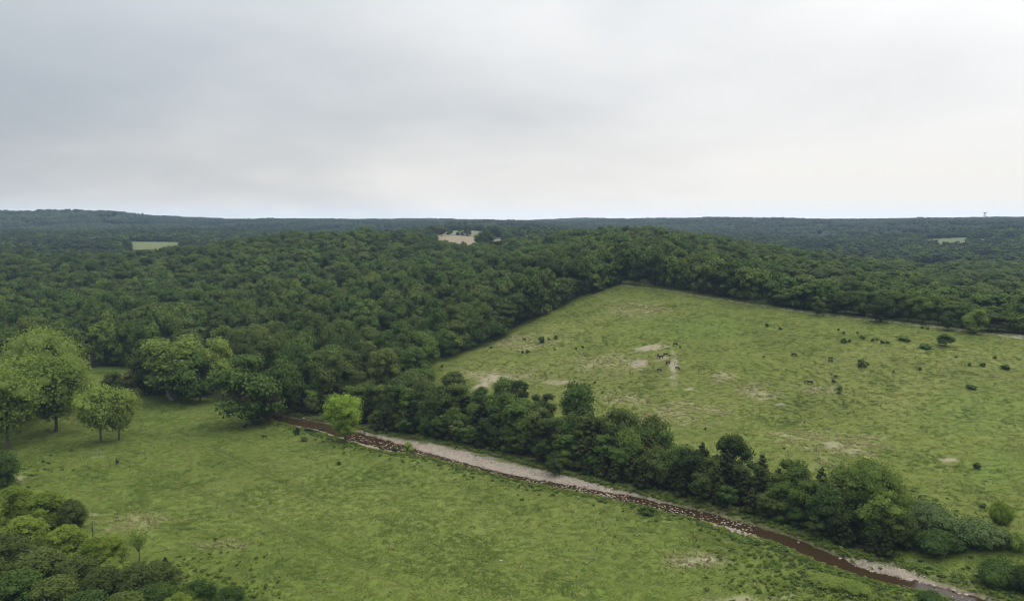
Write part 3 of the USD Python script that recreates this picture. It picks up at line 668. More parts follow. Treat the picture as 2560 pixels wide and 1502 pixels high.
by_crest(2381, 50, 42, T, "round2", "dark", "small rounded dark tree on the crest right of the conical one", group="trees on the pasture crest")
by_crest(2447, 60, 62, T, "round3", "fresh", "pale yellow-green tree on the crest, rightmost of four", group="trees on the pasture crest")
# front left thicket and the bottom right corner
NEAR = [(0, 1135, 10, 7, "near0", "green", "dark green treetop at the left edge above the bright thicket"),
        (25, 1225, 8, 8, "near1", "lime", "bright green treetop at the left edge of the front thicket"),
        (110, 1240, 7.5, 8, "near2", "lime", "bright yellow-green crown at the top of the front thicket"),
        (180, 1258, 7, 5.5, "near0", "olive", "brown-tinged crown at the upper right tip of the front thicket"),
        (60, 1300, 7, 7, "near2", "lime", "bright crown second row of the front thicket, next to the left edge"),
        (160, 1325, 6.5, 6.5, "near1", "lime", "bright crown in the middle of the front thicket"),
        (245, 1350, 6, 5.5, "near0", "lime", "bright crown at the right rim of the front thicket below the dead snag"),
        (285, 1348, 5.5, 4, "near2", "lime", "narrow bright crown between the snag and the forked tree"),
        (20, 1345, 8, 8, "near2", "olive", "dull green crown at the left edge halfway down the front thicket"),
        (100, 1385, 8, 8, "near0", "olive", "dull olive crown in the lower front thicket, leftmost of its row"),
        (190, 1400, 8, 7.5, "near1", "olive", "olive crown in the lower front thicket below the middle bright crown"),
        (45, 1440, 8, 8, "near2", "green", "dark crown in the bottom left corner"),
        (130, 1455, 8, 7.5, "near2", "olive", "dull green crown at the bottom edge, next to the dark corner crown"),
        (260, 1432, 8, 7, "near0", "olive", "dull olive crown at the bottom edge below the forked tree"),
        (330, 1425, 7, 7, "near1", "olive", "olive crown right of the forked tree in the front thicket"),
        (395, 1415, 6, 6, "near2", "olive", "olive crown with a dark cedar tip at the right rim of the front thicket"),
        (380, 1470, 6, 6, "near0", "green", "green crown on the bottom edge under the right rim of the thicket"),
        (490, 1460, 5.5, 5, "near1", "green", "dark bushy crown beyond the right rim of the thicket at the bottom edge"),
        (575, 1480, 5, 5.5, "near2", "green", "deep green low crown farthest right along the bottom left edge"),
        (450, 1490, 5, 5, "near0", "lime", "fresh green low crown along the bottom edge between two darker ones"),
        (-60, 1260, 9, 9, "near1", "lime", "bright crown cut off by the left edge"), (-60, 1400, 9, 9, "near0", "olive", "olive crown cut off by the left edge near the corner"),
        (210, 1490, 8, 8, "near1", "green", "dark crown on the bottom edge between two lighter crowns"), (310, 1495, 7, 7, "near2", "olive", "dull olive crown half below the bottom edge")]
for u, v, h, w, sh, tone, lab in NEAR: by_top(u, v - 6, h * 1.2, w * 1.4, T, sh, tone, lab, "tree", "trees of the front thicket")
by_top(412, 1392, 5.5, 3.4, "cedar_tree", "cedar2", "cedar", "small dark cedar at the right rim of the front thicket", "cedar")
by_base(347, 1405, 1316, 56, T, "sparse0", "fresh", "thin-leaved forked tree with a black trunk at the rim of the front thicket")
SH = "shrub"
by_top(2320, 1262, 6.5, 13, SH, "willow0", "grey", "wide grey-green willow thicket at the right end of the creek trees", "shrub")
by_top(2440, 1300, 6.5, 12, SH, "willow1", "grey", "grey-green willow bush right of the wide willow thicket", "shrub")
by_top(2350, 1330, 5.0, 11, SH, "willow1", "green", "darker willow bush in front of the wide willow thicket", "shrub")
by_top(2505, 1258, 6, 5, SH, "willow0", "lime", "pale yellow-green bush behind the willows at the right edge", "shrub")
by_top(2545, 1330, 5, 4.5, SH, "willow1", "fresh", "bright green bush at the right edge beside the willows", "shrub")
by_top(2490, 1400, 6, 9, SH, "willow0", "green", "dark green bush filling the bottom right corner above the creek", "shrub")
by_top(2570, 1420, 6, 8, SH, "willow1", "dark", "dark bush cut by the right edge in the bottom right corner", "shrub")
by_top(2065, 1440, 2.2, 8, SH, "willow1", "fresh", "bright green low bush on the near bank at the bottom edge", "shrub")
by_top(2140, 1455, 2.4, 6, SH, "willow0", "fresh", "bright green low bush right of its neighbour on the near bank", "shrub")
by_top(2330, 1480, 2.0, 5, SH, "willow0", "green", "dull green bush on the near bank close to the end of the creek", "shrub")
by_base(1022, 1132, 1103, 28, SH, "bush0", "fresh", "round green bush on the gravel beside the stony riffle", "shrub")
by_base(988, 1130, 1116, 20, SH, "bush1", "olive", "small weedy bush left of the round one beside the riffle", "shrub")
by_base(1617, 1285, 1264, 42, SH, "bush2", "green", "dark round bush on the near bank halfway down the creek", "shrub")
by_base(743, 1087, 1066, 16, SH, "bush0", "dark", "dark little bush on the bank beside the drinking cattle", "shrub")
by_base(760, 1102, 1091, 22, SH, "bush1", "green", "low green bush in the meadow edge below the drinking cattle", "shrub")
by_base(847, 1162, 1152, 12, SH, "bush1", "dark", "tiny dark weed clump alone in the meadow below the lone tree", "shrub")
by_base(390, 986, 930, 62, SH, "bush2", "olive", "olive thorn bush in the grass lane at the back of the left meadow", "shrub")
by_base(285, 980, 930, 62, SH, "bush0", "olive", "grey-green thorn bush left in the grass lane behind the meadow trees", "shrub")
by_base(330, 965, 925, 60, SH, "bush1", "brown", "brownish thorn bush in the grass lane behind the meadow trees", "shrub")
HILL = [(1312, 850, 9, "olive", "small dark bush at the left of the pasture's row of three"), (1355, 857, 24, "green", "largest dark bush in the left cluster of the pasture"), (1372, 850, 9, "green", "little bush in the middle of the left cluster"),
        (1389, 847, 15, "green", "upright dark bush at the right of the left cluster"), (1306, 883, 11, "green", "dark bush left of a close pair below the left cluster"), (1319, 882, 14, "olive", "dark bush right of a close pair below the left cluster"),
        (1387, 875, 7, "olive", "tiny bush alone below the left cluster of the pasture"), (1440, 873, 9, "olive", "small bush left of two in the open pasture"), (1457, 870, 10, "olive", "small bush right of two in the open pasture"), (1228, 871, 9, "dark", "small dark bush by the wood edge at the left of the pasture"),
        (1105, 918, 10, "dark", "small dark bush at the pasture's lower left corner"), (1487, 957, 9, "dark", "little dark weed above the tallest creek tree"), (1505, 983, 8, "dark", "little dark weed right above the tallest creek tree"),
        (1917, 816, 12, "olive", "small olive bush under the crest, left of a pair"), (1951, 824, 11, "olive", "small olive bush under the crest, right of a pair"), (2096, 826, 8, "dark", "tiny bush at the end of the worn line below the crest"), (2109, 835, 10, "olive", "small bush next along the worn line below the crest"),
        (2110, 857, 20, "dark", "dark low bush left in the long row on the right of the pasture"), (2123, 855, 12, "green", "small bush touching the dark low one in the long row"), (2143, 834, 9, "olive", "small bush above the long row on the right of the pasture"), (2157, 848, 18, "green", "two-lobed bush in the long row on the right"),
        (2181, 853, 12, "olive", "olive bush in the middle of the long row"), (2193, 851, 9, "green", "small upright bush in the middle of the long row"), (2206, 858, 12, "dark", "darkest round bush in the long row"), (2219, 859, 12, "green", "last round bush at the right of the long row"),
        (2305, 822, 10, "olive", "pale bush under the crest left of the small rounded tree"), (2319, 824, 9, "olive", "pale bush beside the other under the small rounded tree"), (2155, 917, 32, "olive", "sprawling olive bush in the middle right of the pasture"), (2300, 925, 12, "olive", "small olive bush lower on the right of the pasture"),
        (2390, 894, 9, "dark", "small bush left of two high on the right of the pasture"), (2487, 897, 12, "dark", "dark bush right of two high on the right of the pasture"), (2424, 915, 14, "dark", "dark bush left of the streak of bushes near the right edge"), (2457, 916, 16, "dark", "dark bush in the middle of the streak near the right edge"),
        (2234, 931, 9, "olive", "small bush in the open between two low bushes"), (2443, 1172, 26, "green", "deep green bush alone low on the pasture near the right edge"), (2457, 1268, 20, "dark", "dark round bush behind the willows at the right"), (1960, 1122, 9, "dark", "small pointed bush behind the creek trees near bare ground"),
        (2100, 975, 16, "dark", "dark bush right of the cattle in the middle of the pasture"), (2097, 984, 12, "dark", "lower dark bush below the other near the cattle"), (1763, 1073, 8, "dark", "tiny dark bush above the middle creek trees"), (1910, 893, 7, "olive", "tiny olive weed left of the standing cow on the pasture")]
for k, (u, v, wpx, tone, lab) in enumerate(HILL): by_base(u, v, v - wpx * 0.66, wpx * .82, SH, f"bush{k % 3}", {"dark": "green"}.get(tone, tone), lab, "shrub", "bushes dotted over the pasture")
for u, v, wpx, hpx, tone, lab in ((2263, 851, 42, 9, "dark", "long low dark bush like a hedge on the right of the pasture"), (2312, 869, 46, 9, "dark", "longer low bush below the hedge-like one"), (2515, 923, 30, 12, "dark", "long dark bush close to the right edge of the pasture"), (2427, 970, 36, 8, "dark", "flat dark bush lower right on the pasture")):
    by_base(u, v, v - hpx, wpx * .9, SH, "bush1", "green", lab, "shrub", "bushes dotted over the pasture")
by_base(2364, 866, 834, 38, T, "round2", "green", "small round tree standing alone on the right of the pasture")

# ------------------------------------------------------------------ the woods
tone_list = ["dark", "green", "olive", "brown", "fresh"]
def in_view(x, y, m=0.06, zt=14.0):
    p = to_px(np.stack([x, y, H(x, y) + zt], -1))
    return (p[:, 2] > 20) & (p[:, 0] > -2560 * m) & (p[:, 0] < 2560 * (1 + m)) & (p[:, 1] < 1502 * 1.12)
def scatter(y0, y1, step, seed, amax=0.74):
    rng = np.random.default_rng(seed); ys = np.arange(y0, y1, step); out = []
    for j, y in enumerate(ys):
        xs = np.arange(-amax * y - 20, amax * y + 20, step) + (j % 2) * step / 2
        out.append(np.stack([xs, np.full(len(xs), y)], -1))
    P = np.vstack(out); return P + rng.uniform(-.38, .38, P.shape) * step
def tones(x, y, rng):
    n = fbm2(x, y, 130.0, 88) * 0.5 + fbm2(x, y, 28.0, 89) * 0.5 + rng.normal(0, .07, len(x))
    r = np.hypot(x, y); lowland = smooth(r, 640, 420)
    n = n + 0.05 * lowland
    t = np.full(len(x), "dark", dtype="<U6")
    t[n > .43] = "olive"; t[n > .52] = "green"; t[(n > .60)] = "olive"; t[(n > .635)] = "spring"; t[n < .20] = "brown"
    t[(rng.random(len(x)) < .18)] = "green"; t[(t == "spring") & (r > 900)] = "green"
    return t
P = np.vstack([scatter(330, 600, 13.2, 1), scatter(600, 1000, 12.4, 4)])
Zp = None
ok = inside(wood_poly, P[:, 0], P[:, 1]) & ~inside(OPEN.buffer(3), P[:, 0], P[:, 1]) & ~inside(belt_poly, P[:, 0], P[:, 1])
P = P[ok]
d_edge = shapely.distance(shapely.points(P), wood_poly.boundary)
co, ch, cg, _ = creek(P[:, 0], P[:, 1]); P = P[np.abs(co) > ch + cg + 3]
hand = np.array(PLANTED); ht = cKDTree(hand[:, :2])
d, i = ht.query(P); P = P[d > np.minimum(hand[i, 2], 9) * 0.9]
edge_pts = []
for ln_ in (np.array(wm), np.array(wc)):
    for p0, p1 in zip(ln_[:-1], ln_[1:]):
        nrm_ = np.array([-(p1 - p0)[1], (p1 - p0)[0]]) / np.linalg.norm(p1 - p0)
        for f_ in np.arange(0, 1, 7.5 / np.linalg.norm(p1 - p0)): edge_pts.append(p0 + (p1 - p0) * f_ + nrm_ * (3.5 + 1.5 * math.sin(f_ * 40 + p0[0])))
edge_pts = np.array(edge_pts); N_EDGE = len(edge_pts)
P = np.vstack([P[cKDTree(edge_pts).query(P)[0] > 7.0], edge_pts])
P = P[in_view(P[:, 0], P[:, 1])]
rng = np.random.default_rng(11)
TN = tones(P[:, 0], P[:, 1], rng)
HH = rng.uniform(10.5, 20.5, len(P)) + 1.5 * (fbm2(P[:, 0], P[:, 1], 60, 5) - .5); WWd = rng.uniform(9.6, 14.2, len(P))
nearf = smooth(-np.hypot(P[:, 0], P[:, 1]), -860, -440); HH = HH * (0.97 + .42 * nearf); WWd = WWd * (1.20 + .14 * nearf)
inner = shapely.distance(shapely.points(P), pasture_poly)
HH = HH * (1 - .36 * smooth(P[:, 0] / P[:, 1], .18, .42)); HH = HH * (0.94 + 0.06 * smooth(np.hypot(P[:, 0], P[:, 1]), 420, 520))
dist = np.hypot(P[:, 0], P[:, 1])
order = np.argsort(dist - 0.25 * np.maximum(0, 60 - inner))
N_SINGLE = 112
px = to_px(np.column_stack([P, H(P[:, 0], P[:, 1])]))
vis = (px[:, 0] > -20) & (px[:, 0] < 2580)
single = [k for k in order if vis[k]][:N_SINGLE]; sset = set(single)
def ordinal(n): return f"{n}{'th' if 10 <= n % 100 <= 20 else {1: 'st', 2: 'nd', 3: 'rd'}.get(n % 10, 'th')}"
TONEWORD = {"dark": "dark green", "green": "mid green", "olive": "olive green", "brown": "brownish green", "fresh": "light green", "spring": "light green", "cedar": "black-green"}
areas = {}
for k in single:
    area = ("the wooded hillside left of the pasture" if px[k, 0] < 1553 else "the wood behind the pasture crest")
    row = int((dist[k] - (400 if px[k, 0] < 1553 else 395)) // 26)
    areas.setdefault((area, max(row, 0)), []).append(k)
rows_of = {}
for (area, row) in sorted(areas): rows_of.setdefault(area, []).append(row)
for (area, row), ks in sorted(areas.items()):
    ks.sort(key=lambda k: px[k, 0]); rw = rows_of[area].index(row) + 1
    for n, k in enumerate(ks):
        sh = ("round%d" % rng.integers(4)) if rng.random() < .72 else ("tall%d" % rng.integers(3))
        lab = f"{TONEWORD[TN[k]]} tree, {ordinal(n + 1)} from the left, {['front', 'second', 'third', 'fourth', 'fifth', 'sixth', 'seventh', 'eighth', 'ninth', 'tenth'][min(rw, 10) - 1]} row of {area[:-len(' left of the pasture')] if 'hillside' in area else area}"
        plant(T, sh, TN[k], (P[k, 0], P[k, 1], float(H(P[k, 0], P[k, 1]))), HH[k], WWd[k], lab, "tree", "trees of " + area)
# dark low trees and cedars in the front of the creek belt
bl = []
rngb = np.random.default_rng(23)
for i in range(iu(700), iu(2225), 1):
    pass
SIL = np.array([(690, 985), (760, 960), (900, 960), (1000, 940), (1055, 935), (1135, 945), (1175, 985), (1203, 985), (1262, 965), (1296, 975), (1330, 1005), (1362, 1000), (1405, 1050), (1430, 990), (1460, 990), (1495, 1070), (1530, 1045), (1556, 1035), (1625, 1052), (1655, 1095), (1705, 1122), (1790, 1125), (1838, 1100), (1870, 1150), (1948, 1182), (2055, 1185), (2098, 1178), (2168, 1172), (2225, 1230), (2300, 1330)], float)
s_idx = np.arange(iu(705), iu(2215), 6)
for row, (o0, o1, stp) in enumerate(((1.0, 3.5, 1), (5.0, 8.0, 1), (9.5, 13.5, 1), (15.0, 19.5, 1))):
    for i in s_idx[::stp]:
        if rngb.random() < (0.22, .15, .2, .3)[row]: continue
        q = far_bank[i] + CN[i] * rngb.uniform(o0, o1) + CT[i] * rngb.uniform(-1.4, 1.4)
        dd, j = ht.query(q)
        if dd < min(hand[j, 2], 5) * (.4 if row < 2 else .6): continue
        bl.append((q[0], q[1], row))
n_c = n_b = 0
for x, y, row in bl:
    z = float(H(x, y)); p = (x, y, z)
    ced = rngb.random() < (0.55, .42, .25, .15)[row]
    h = rngb.uniform(*((5.5, 9), (9, 14), (14, 19), (17, 21))[row]); u0 = float(to_px(np.array([x, y, z + h]))[0]); lim = np.interp(u0, SIL[:, 0], SIL[:, 1])
    hs_ = np.arange(2.5, h + .01, .25); v_ = to_px(np.stack([np.full(len(hs_), x), np.full(len(hs_), y), z + hs_], -1))[:, 1]
    okh = hs_[v_ > lim + rngb.uniform(-4, 26)]
    if not len(okh) or okh[-1] < 3.5: continue
    h = okh[-1]
    if ced:
        n_c += 1
        plant("cedar_tree", f"cedar{rngb.integers(3)}", "cedar", p, h, max(4.2, h * rngb.uniform(.6, .78)), f"dark cedar, {ordinal(n_c)} along the far creek bank from the brown pool", "cedar", "cedars along the far bank")
    else:
        n_b += 1; tone = ["dark", "green", "olive", "olive", "green", "spring"][rngb.integers(6)]
        plant(T, f"tall{rngb.integers(3)}" if rngb.random() < .6 else f"round{rngb.integers(4)}", tone, p, h, max(6.5, h * rngb.uniform(.62, .85)), f"low {TONEWORD[tone]} tree, {ordinal(n_b)} along the far creek bank from the brown pool", "tree", "low trees along the far bank")
print("single", len(single), "belt", n_c, n_b)

def instancer(name, protos, pts, idx, scl, rz, label, kind_="stuff"):
    """protos: [(mesh, material)] as children; one PointInstancer."""
    pi = UsdGeom.PointInstancer.Define(stage, "/World/" + numbered(name)); rel = pi.CreatePrototypesRel()
    for k, (m, mat) in enumerate(protos):
        path = f"{pi.GetPath()}/kind_{k:02d}"; rel.AddTarget(path)
        if len(m) == 3: leafy(path, m, mat)
        else: usdkit.mesh(stage, path, m, mat)
    pi.CreatePositionsAttr(Vt.Vec3fArray.FromNumpy(np.asarray(pts, np.float32)))
    pi.CreateProtoIndicesAttr(Vt.IntArray.FromNumpy(np.asarray(idx, np.int32)))
    pi.CreateScalesAttr(Vt.Vec3fArray.FromNumpy(np.asarray(scl, np.float32)))
    q = [Gf.Quath(float(math.cos(r / 2)), 0.0, 0.0, float(math.sin(r / 2))) for r in rz]
    pi.CreateOrientationsAttr(Vt.QuathArray(q))
    say(pi.GetPrim(), label, None, None, kind_)
    return pi
MIDK = []
for k, tn in enumerate(["dark", "dark", "olive", "olive", "green", "green", "olive", "spring"]):
    c, _ = crown_broad(800 + k, 13, 10.5, 20, 1500, 0.50, .04, "round" if k % 3 else "tall", 0, .66)
    MIDK.append((c, FOL[tn]))
tone_k = {"dark": [0, 1], "olive": [2, 3], "green": [4, 5], "brown": [6], "spring": [7]}
rest = np.array([k for k in range(len(P)) if k not in sset])
idx = [tone_k[TN[k]][k % len(tone_k[TN[k]])] for k in rest]
instancer("forest", MIDK, np.column_stack([P[rest], H(P[rest, 0], P[rest, 1]) - .2]), idx, np.column_stack([WWd[rest] / 10.5, WWd[rest] / 10.5, HH[rest] / 13]), rng.uniform(0, 6.28, len(rest)),
          "closed broadleaf wood covering the hills behind the nearest trees")
# beyond a kilometre the crowns are a few pixels wide
FARK = []
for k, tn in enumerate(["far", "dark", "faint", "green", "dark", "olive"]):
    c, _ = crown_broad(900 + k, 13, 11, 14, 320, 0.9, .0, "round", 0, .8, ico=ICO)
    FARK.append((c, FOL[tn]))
Q = scatter(1000, 1900, 13.0, 2)
ok = inside(wood_poly, Q[:, 0], Q[:, 1]) & ~inside(OPEN, Q[:, 0], Q[:, 1]); Q = Q[ok]; Q = Q[in_view(Q[:, 0], Q[:, 1])]
rq = np.random.default_rng(31)
keepq = fbm2(Q[:, 0], Q[:, 1], 90, 61) > np.where((Q[:, 0] / Q[:, 1] > .30) & (Q[:, 1] > 900), .40, .16)
Q = Q[keepq]
gap = fbm2(Q[:, 0], Q[:, 1], 45, 62)
TQ = tones(Q[:, 0], Q[:, 1], rq); tk = {"dark": [0, 1], "olive": [2], "green": [3, 4], "brown": [5], "spring": [3]}
sc = rq.uniform(1.05, 1.6, len(Q)); hs = rq.uniform(.75, 1.2, len(Q)) * 1.0
instancer("forest", FARK, np.column_stack([Q, H(Q[:, 0], Q[:, 1]) - .3]), [tk[t][i % len(tk[t])] for i, t in enumerate(TQ)], np.column_stack([sc, sc, hs]), rq.uniform(0, 6.28, len(Q)), "distant broadleaf wood on the ridges and in the valley beyond")
GROVE = []
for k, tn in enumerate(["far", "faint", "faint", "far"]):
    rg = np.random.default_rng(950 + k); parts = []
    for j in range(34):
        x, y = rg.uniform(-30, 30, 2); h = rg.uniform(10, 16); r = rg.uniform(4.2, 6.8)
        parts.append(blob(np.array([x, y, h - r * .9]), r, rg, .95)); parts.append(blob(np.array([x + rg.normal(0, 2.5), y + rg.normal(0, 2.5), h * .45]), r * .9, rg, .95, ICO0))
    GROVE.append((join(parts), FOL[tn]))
G = scatter(1880, 5200, 50, 3, .80)
ok = inside(wood_poly, G[:, 0], G[:, 1]) & ~inside(OPEN.buffer(22), G[:, 0], G[:, 1]); G = G[ok]
rg = np.random.default_rng(41)
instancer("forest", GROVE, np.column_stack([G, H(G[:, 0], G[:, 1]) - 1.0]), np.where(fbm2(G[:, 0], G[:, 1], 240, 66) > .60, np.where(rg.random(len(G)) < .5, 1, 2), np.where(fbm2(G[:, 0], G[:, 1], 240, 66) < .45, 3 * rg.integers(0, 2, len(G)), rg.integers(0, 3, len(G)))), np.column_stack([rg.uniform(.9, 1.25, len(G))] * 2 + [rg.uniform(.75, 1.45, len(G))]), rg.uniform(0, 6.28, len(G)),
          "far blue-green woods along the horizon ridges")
print("forest", len(rest), len(Q), len(G))
# big field trees on the skyline fields
SKY = [(1210, 1135, 30, 26, "dark", "big dark round tree in front of the tan field"), (1078, 1330, 20, 26, "dark", "dark tree clump at the left end of the tan field"), (1104, 1400, 18, 20, "brown", "brownish dark tree beside the clump left of the tan field"),
       (1168, 1445, 17, 15, "dark", "dark trees between the tan field and the pale green field"), (1240, 1400, 22, 30, "dark", "dark trees behind the big round tree on the tan field"), (1265, 1280, 19, 22, "green", "green tree right of the tan field"), (1310, 1500, 19, 28, "dark", "dark trees right of the tan field on the skyline"), (1385, 1020, 16, 20, "dark", "dark rounded tree above the wood right of the tan field"), (1030, 1100, 14, 18, "green", "rounded green tree left of the tan field")]
for u, y, h, w, tone, lab in SKY:
    x = (u - CU) / FPX * y; plant(T, "round%d" % (u % 4), tone, (x, y, float(H(x, y))), h, w, lab, "tree", "trees around the tan field")

# ------------------------------------------------------------------ grass, weeds and stones (past counting)
def tuft(seed, n, hh, rad, wid):
    """A spread of slender three-sided blades and seed heads."""
    rg = np.random.default_rng(seed); V, F, N = [], [], []
    for i in range(n // 2):
        a, r = rg.uniform(0, 6.28), rad * math.sqrt(rg.random()); c = np.array([r * math.cos(a), r * math.sin(a), -0.03])
        lean = rg.normal(0, .6, 2); h = hh * rg.uniform(.5, 1.1); t = rg.uniform(0, 6.28); w = wid * rg.uniform(.8, 1.6)
        b = [c + [w * math.cos(t + q), w * math.sin(t + q), 0] for q in (0, 2.1, 4.2)]; tip = c + [lean[0] * h, lean[1] * h, h]
        V += b + [tip]; F += [[4 * i, 4 * i + 1, 4 * i + 3], [4 * i + 1, 4 * i + 2, 4 * i + 3], [4 * i + 2, 4 * i, 4 * i + 3]]
        N += [list(q - c + [0, 0, .32]) for q in b]; N.append([lean[0] * .4, lean[1] * .4, 1.0])
    return np.array(V), np.array(F), np.array(N) / np.linalg.norm(N, axis=1, keepdims=True)
GR = [foliage("grass_mid", [(0.120, 0.148, 0.036), (0.138, 0.160, 0.042)], .8, .2, .18), foliage("grass_light", [(0.144, 0.166, 0.050), (0.162, 0.178, 0.058)], .8, .2, .18), foliage("grass_deep", [(0.092, 0.128, 0.030), (0.108, 0.140, 0.034)], .8, .2, .18), foliage("grass_straw", [(0.24, 0.21, 0.12), (0.29, 0.25, 0.15)], .8, .2, .18)]
tufts = [(tuft(1, 24, .17, .55, .12), GR[0]), (tuft(2, 24, .15, .60, .13), GR[0]), (tuft(3, 22, .20, .50, .11), GR[1]), (tuft(4, 28, .24, .65, .13), GR[2]), (tuft(5, 28, .36, .65, .13), GR[2]), (tuft(6, 18, .55, .40, .07), GR[3])]
rt = np.random.default_rng(55)
def sward(n, y0, y1, poly, seed, rel=1.0):
    r = np.random.default_rng(seed)
    y = np.sqrt(r.uniform(y0 ** 2, y1 ** 2, n)); x = r.uniform(-.72, .72, n) * y
    ok = in_view(x, y, .03, 0.) & poly(x, y); x, y = x[ok], y[ok]
    off, hw, gf, gn = creek(x, y); ab = np.abs(off); ok = ab > hw + np.where(off > 0, gf, gn) + .8
    return x[ok], y[ok]
bare_m = lambda x, y: np.max([blobmask(x, y, u, v, du, dv, .9, 60 + k) for k, (u, v, du, dv) in enumerate(BARE)], axis=0)
dry_m = lambda x, y: np.max([blobmask(x, y, u, v, du, dv, .9, k) for k, (u, v, du, dv) in enumerate(DRY)], axis=0)
for nm, n, y0, y1, poly, lab, seed in (("meadow_grass", 260000, 140, 430, lambda x, y: ~inside(wood_poly, x, y) & ~inside(pasture_poly, x, y), "tufted grass of the near meadow", 5),
                                       ("pasture_grass", 260000, 185, 565, lambda x, y: inside(pasture_poly, x, y), "grazed tufted grass of the hill pasture", 6)):
    x, y = sward(n, y0, y1, poly, seed)
    bm = bare_m(x, y); dm = dry_m(x, y); r = np.random.default_rng(seed + 1)
    nz = fbm2(x, y, 12.0, 91); nl = fbm2(x, y, 3.2, 92)
    ok = (r.random(len(x)) > bm * .85) & (r.random(len(x)) > .92 * rut_mask(x, y)) & (r.random(len(x)) < 0.80); x, y, dm, nz = x[ok], y[ok], dm[ok], nz[ok]
    m = len(x); c = r.random(m); idx = np.where(c < .5, r.integers(0, 2, m), np.where(c < .68, 2, 3))
    idx = np.where(r.random(m) < .55 * smooth(nz, .50, .68), r.integers(3, 5, m), idx); idx = np.where(r.random(m) < .5 * smooth(-nz, -.48, -.34), 2, idx)
    idx = np.where((dm > .4) & (r.random(m) < .42), 5, idx); idx = np.where(r.random(m) < .008, 5, idx)
    s = r.uniform(.6, 1.35, m) * np.where(np.isin(idx, (3, 4)), 1.15, 1.0)
    instancer(nm, tufts, np.column_stack([x, y, H(x, y)]), idx, np.column_stack([s * 1.15, s * 1.15, s * .85]), r.uniform(0, 6.28, m), lab)
    print(nm, m)
# weeds on the banks and rough corners
UND = [(crown_broad(1300 + k, 3.2, 5.0, 20, 2200, .22, .0, "round", 0, .62)[0], FOL[t]) for k, t in enumerate(("lime", "fresh", "spring", "fresh", "olive"))]
r = np.random.default_rng(71); qs = []
for u, v in ((0, 1260), (60, 1290), (120, 1300), (180, 1330), (240, 1390), (0, 1340), (60, 1370), (130, 1400), (200, 1430), (270, 1430), (330, 1470), (0, 1430), (60, 1450), (130, 1480), (220, 1500), (300, 1510), (400, 1470), (380, 1520), (470, 1510), (560, 1530), (30, 1500), (100, 1540), (-40, 1300), (-40, 1420)):
    for _ in range(7): qs.append(at(u, v, dh=2.5)[:2] + r.normal(0, 3.2, 2))
qs = np.array(qs); m = len(qs); sz = r.uniform(.6, 1.15, m); pv = to_px(np.column_stack([qs, H(qs[:, 0], qs[:, 1])]))[:, 1]
instancer("undergrowth", UND, np.column_stack([qs, H(qs[:, 0], qs[:, 1]) - .1]), np.where(pv < 1440, np.where(r.random(m) < .7, 0, 1), r.integers(0, 4, m)), np.column_stack([sz, sz, sz]), r.uniform(0, 6.28, m), "tangled leafy bushes filling the front thicket")
WEED = [(crown_broad(1200 + k, .9, 1.3, 7, 120, .13, .0, "round", 0, .6, ico=ICO0)[0], FOL[t]) for k, t in enumerate(("fresh", "lime", "spring", "grey"))]
r = np.random.default_rng(77); i = r.integers(iu(690), iu(2600), 4200); side = r.random(4200) < .5
o = np.where(side, CW[i, 0] + CW[i, 1] + r.gamma(1.6, 2.2, 4200) + 0.3, -(CW[i, 0] + CW[i, 2] + r.gamma(1.2, 1.8, 4200) + 0.1))
w = CP[i] + CN[i] * o[:, None] + CT[i] * r.uniform(-1, 1, 4200)[:, None]
extra = np.vstack([at(u, v)[None, :2] + r.normal(0, s, (n, 2)) for u, v, s, n in ((2000, 1370, 7, 260), (2080, 1455, 6, 220), (1900, 1400, 6, 120), (2180, 1480, 5, 120), (1950, 1470, 8, 160), (560, 1500, 6, 160), (450, 1440, 8, 120), (60, 1170, 8, 60), (2300, 1290, 9, 120))])
w = np.vstack([w, extra]); off, hw, gf, gn = creek(w[:, 0], w[:, 1]); w = w[np.abs(off) > hw + .8]; m = len(w); s = r.uniform(.4, 1.25, m)
instancer("undergrowth", WEED, np.column_stack([w, H(w[:, 0], w[:, 1])]), r.integers(0, 4, m), np.column_stack([s, s, s * .8]), r.uniform(0, 6.28, m), "leafy weeds along the creek banks")
# creek stones: heaps of pale cobbles in the riffles
def rock(seed, n=1):
    m = trimesh.creation.icosphere(1); rg = np.random.default_rng(seed); v = np.array(m.vertices)
    v = v * (1 + .45 * (meshkit.fbm(v * 1.3 + seed * 7.7, 3, seed) - .5) * 2)[:, None] * rg.uniform([.9, .65, .35], [1.25, .9, .6]); v[:, 2] = np.maximum(v[:, 2], -.25)
    return v, m.faces
ROCKS = [(rock(k), STONE) for k in range(6)]
r = np.random.default_rng(88); pts, scs = [], []
for n, u0, u1, f, sz in ((420, 880, 1060, lambda: r.uniform(-1.5, 1.5), (.22, .62)), (1500, 1040, 1560, lambda: r.uniform(-1.3, 1.3), (.14, .50)), (1100, 1400, 1900, lambda: r.normal(-.25, .75), (.15, .52)), (2600, 1030, 1520, lambda: r.uniform(1.0, 4.4), (.14, .60)),
                         (420, 2110, 2320, lambda: r.uniform(.7, 2.6), (.10, .42)), (160, 1850, 2260, lambda: r.uniform(-1.5, -.8), (.1, .3)), (150, 745, 900, lambda: r.uniform(-1.9, -.8), (.12, .4)), (60, 2260, 2430, lambda: r.normal(0, .7), (.14, .4)), (40, 700, 880, lambda: r.uniform(.5, 1.1), (.15, .4))):
    ia, ib = iu(u0), iu(u1)
    for _ in range(n):
        i = r.integers(ia, ib); o = f() * CW[i, 0]; q = CP[i] + CN[i] * o + CT[i] * r.uniform(-.4, .4); s = r.uniform(*sz) * 0.8
        lim = CW[i, 0] + (CW[i, 1] if o > 0 else CW[i, 2]) + .6
        if abs(o) > lim: continue
        z = float(H(q[0], q[1])); z = max(z, WATER_Z - .12) if r.random() < .75 else z
        pts.append([q[0], q[1], z]); scs.append([s, s, s])
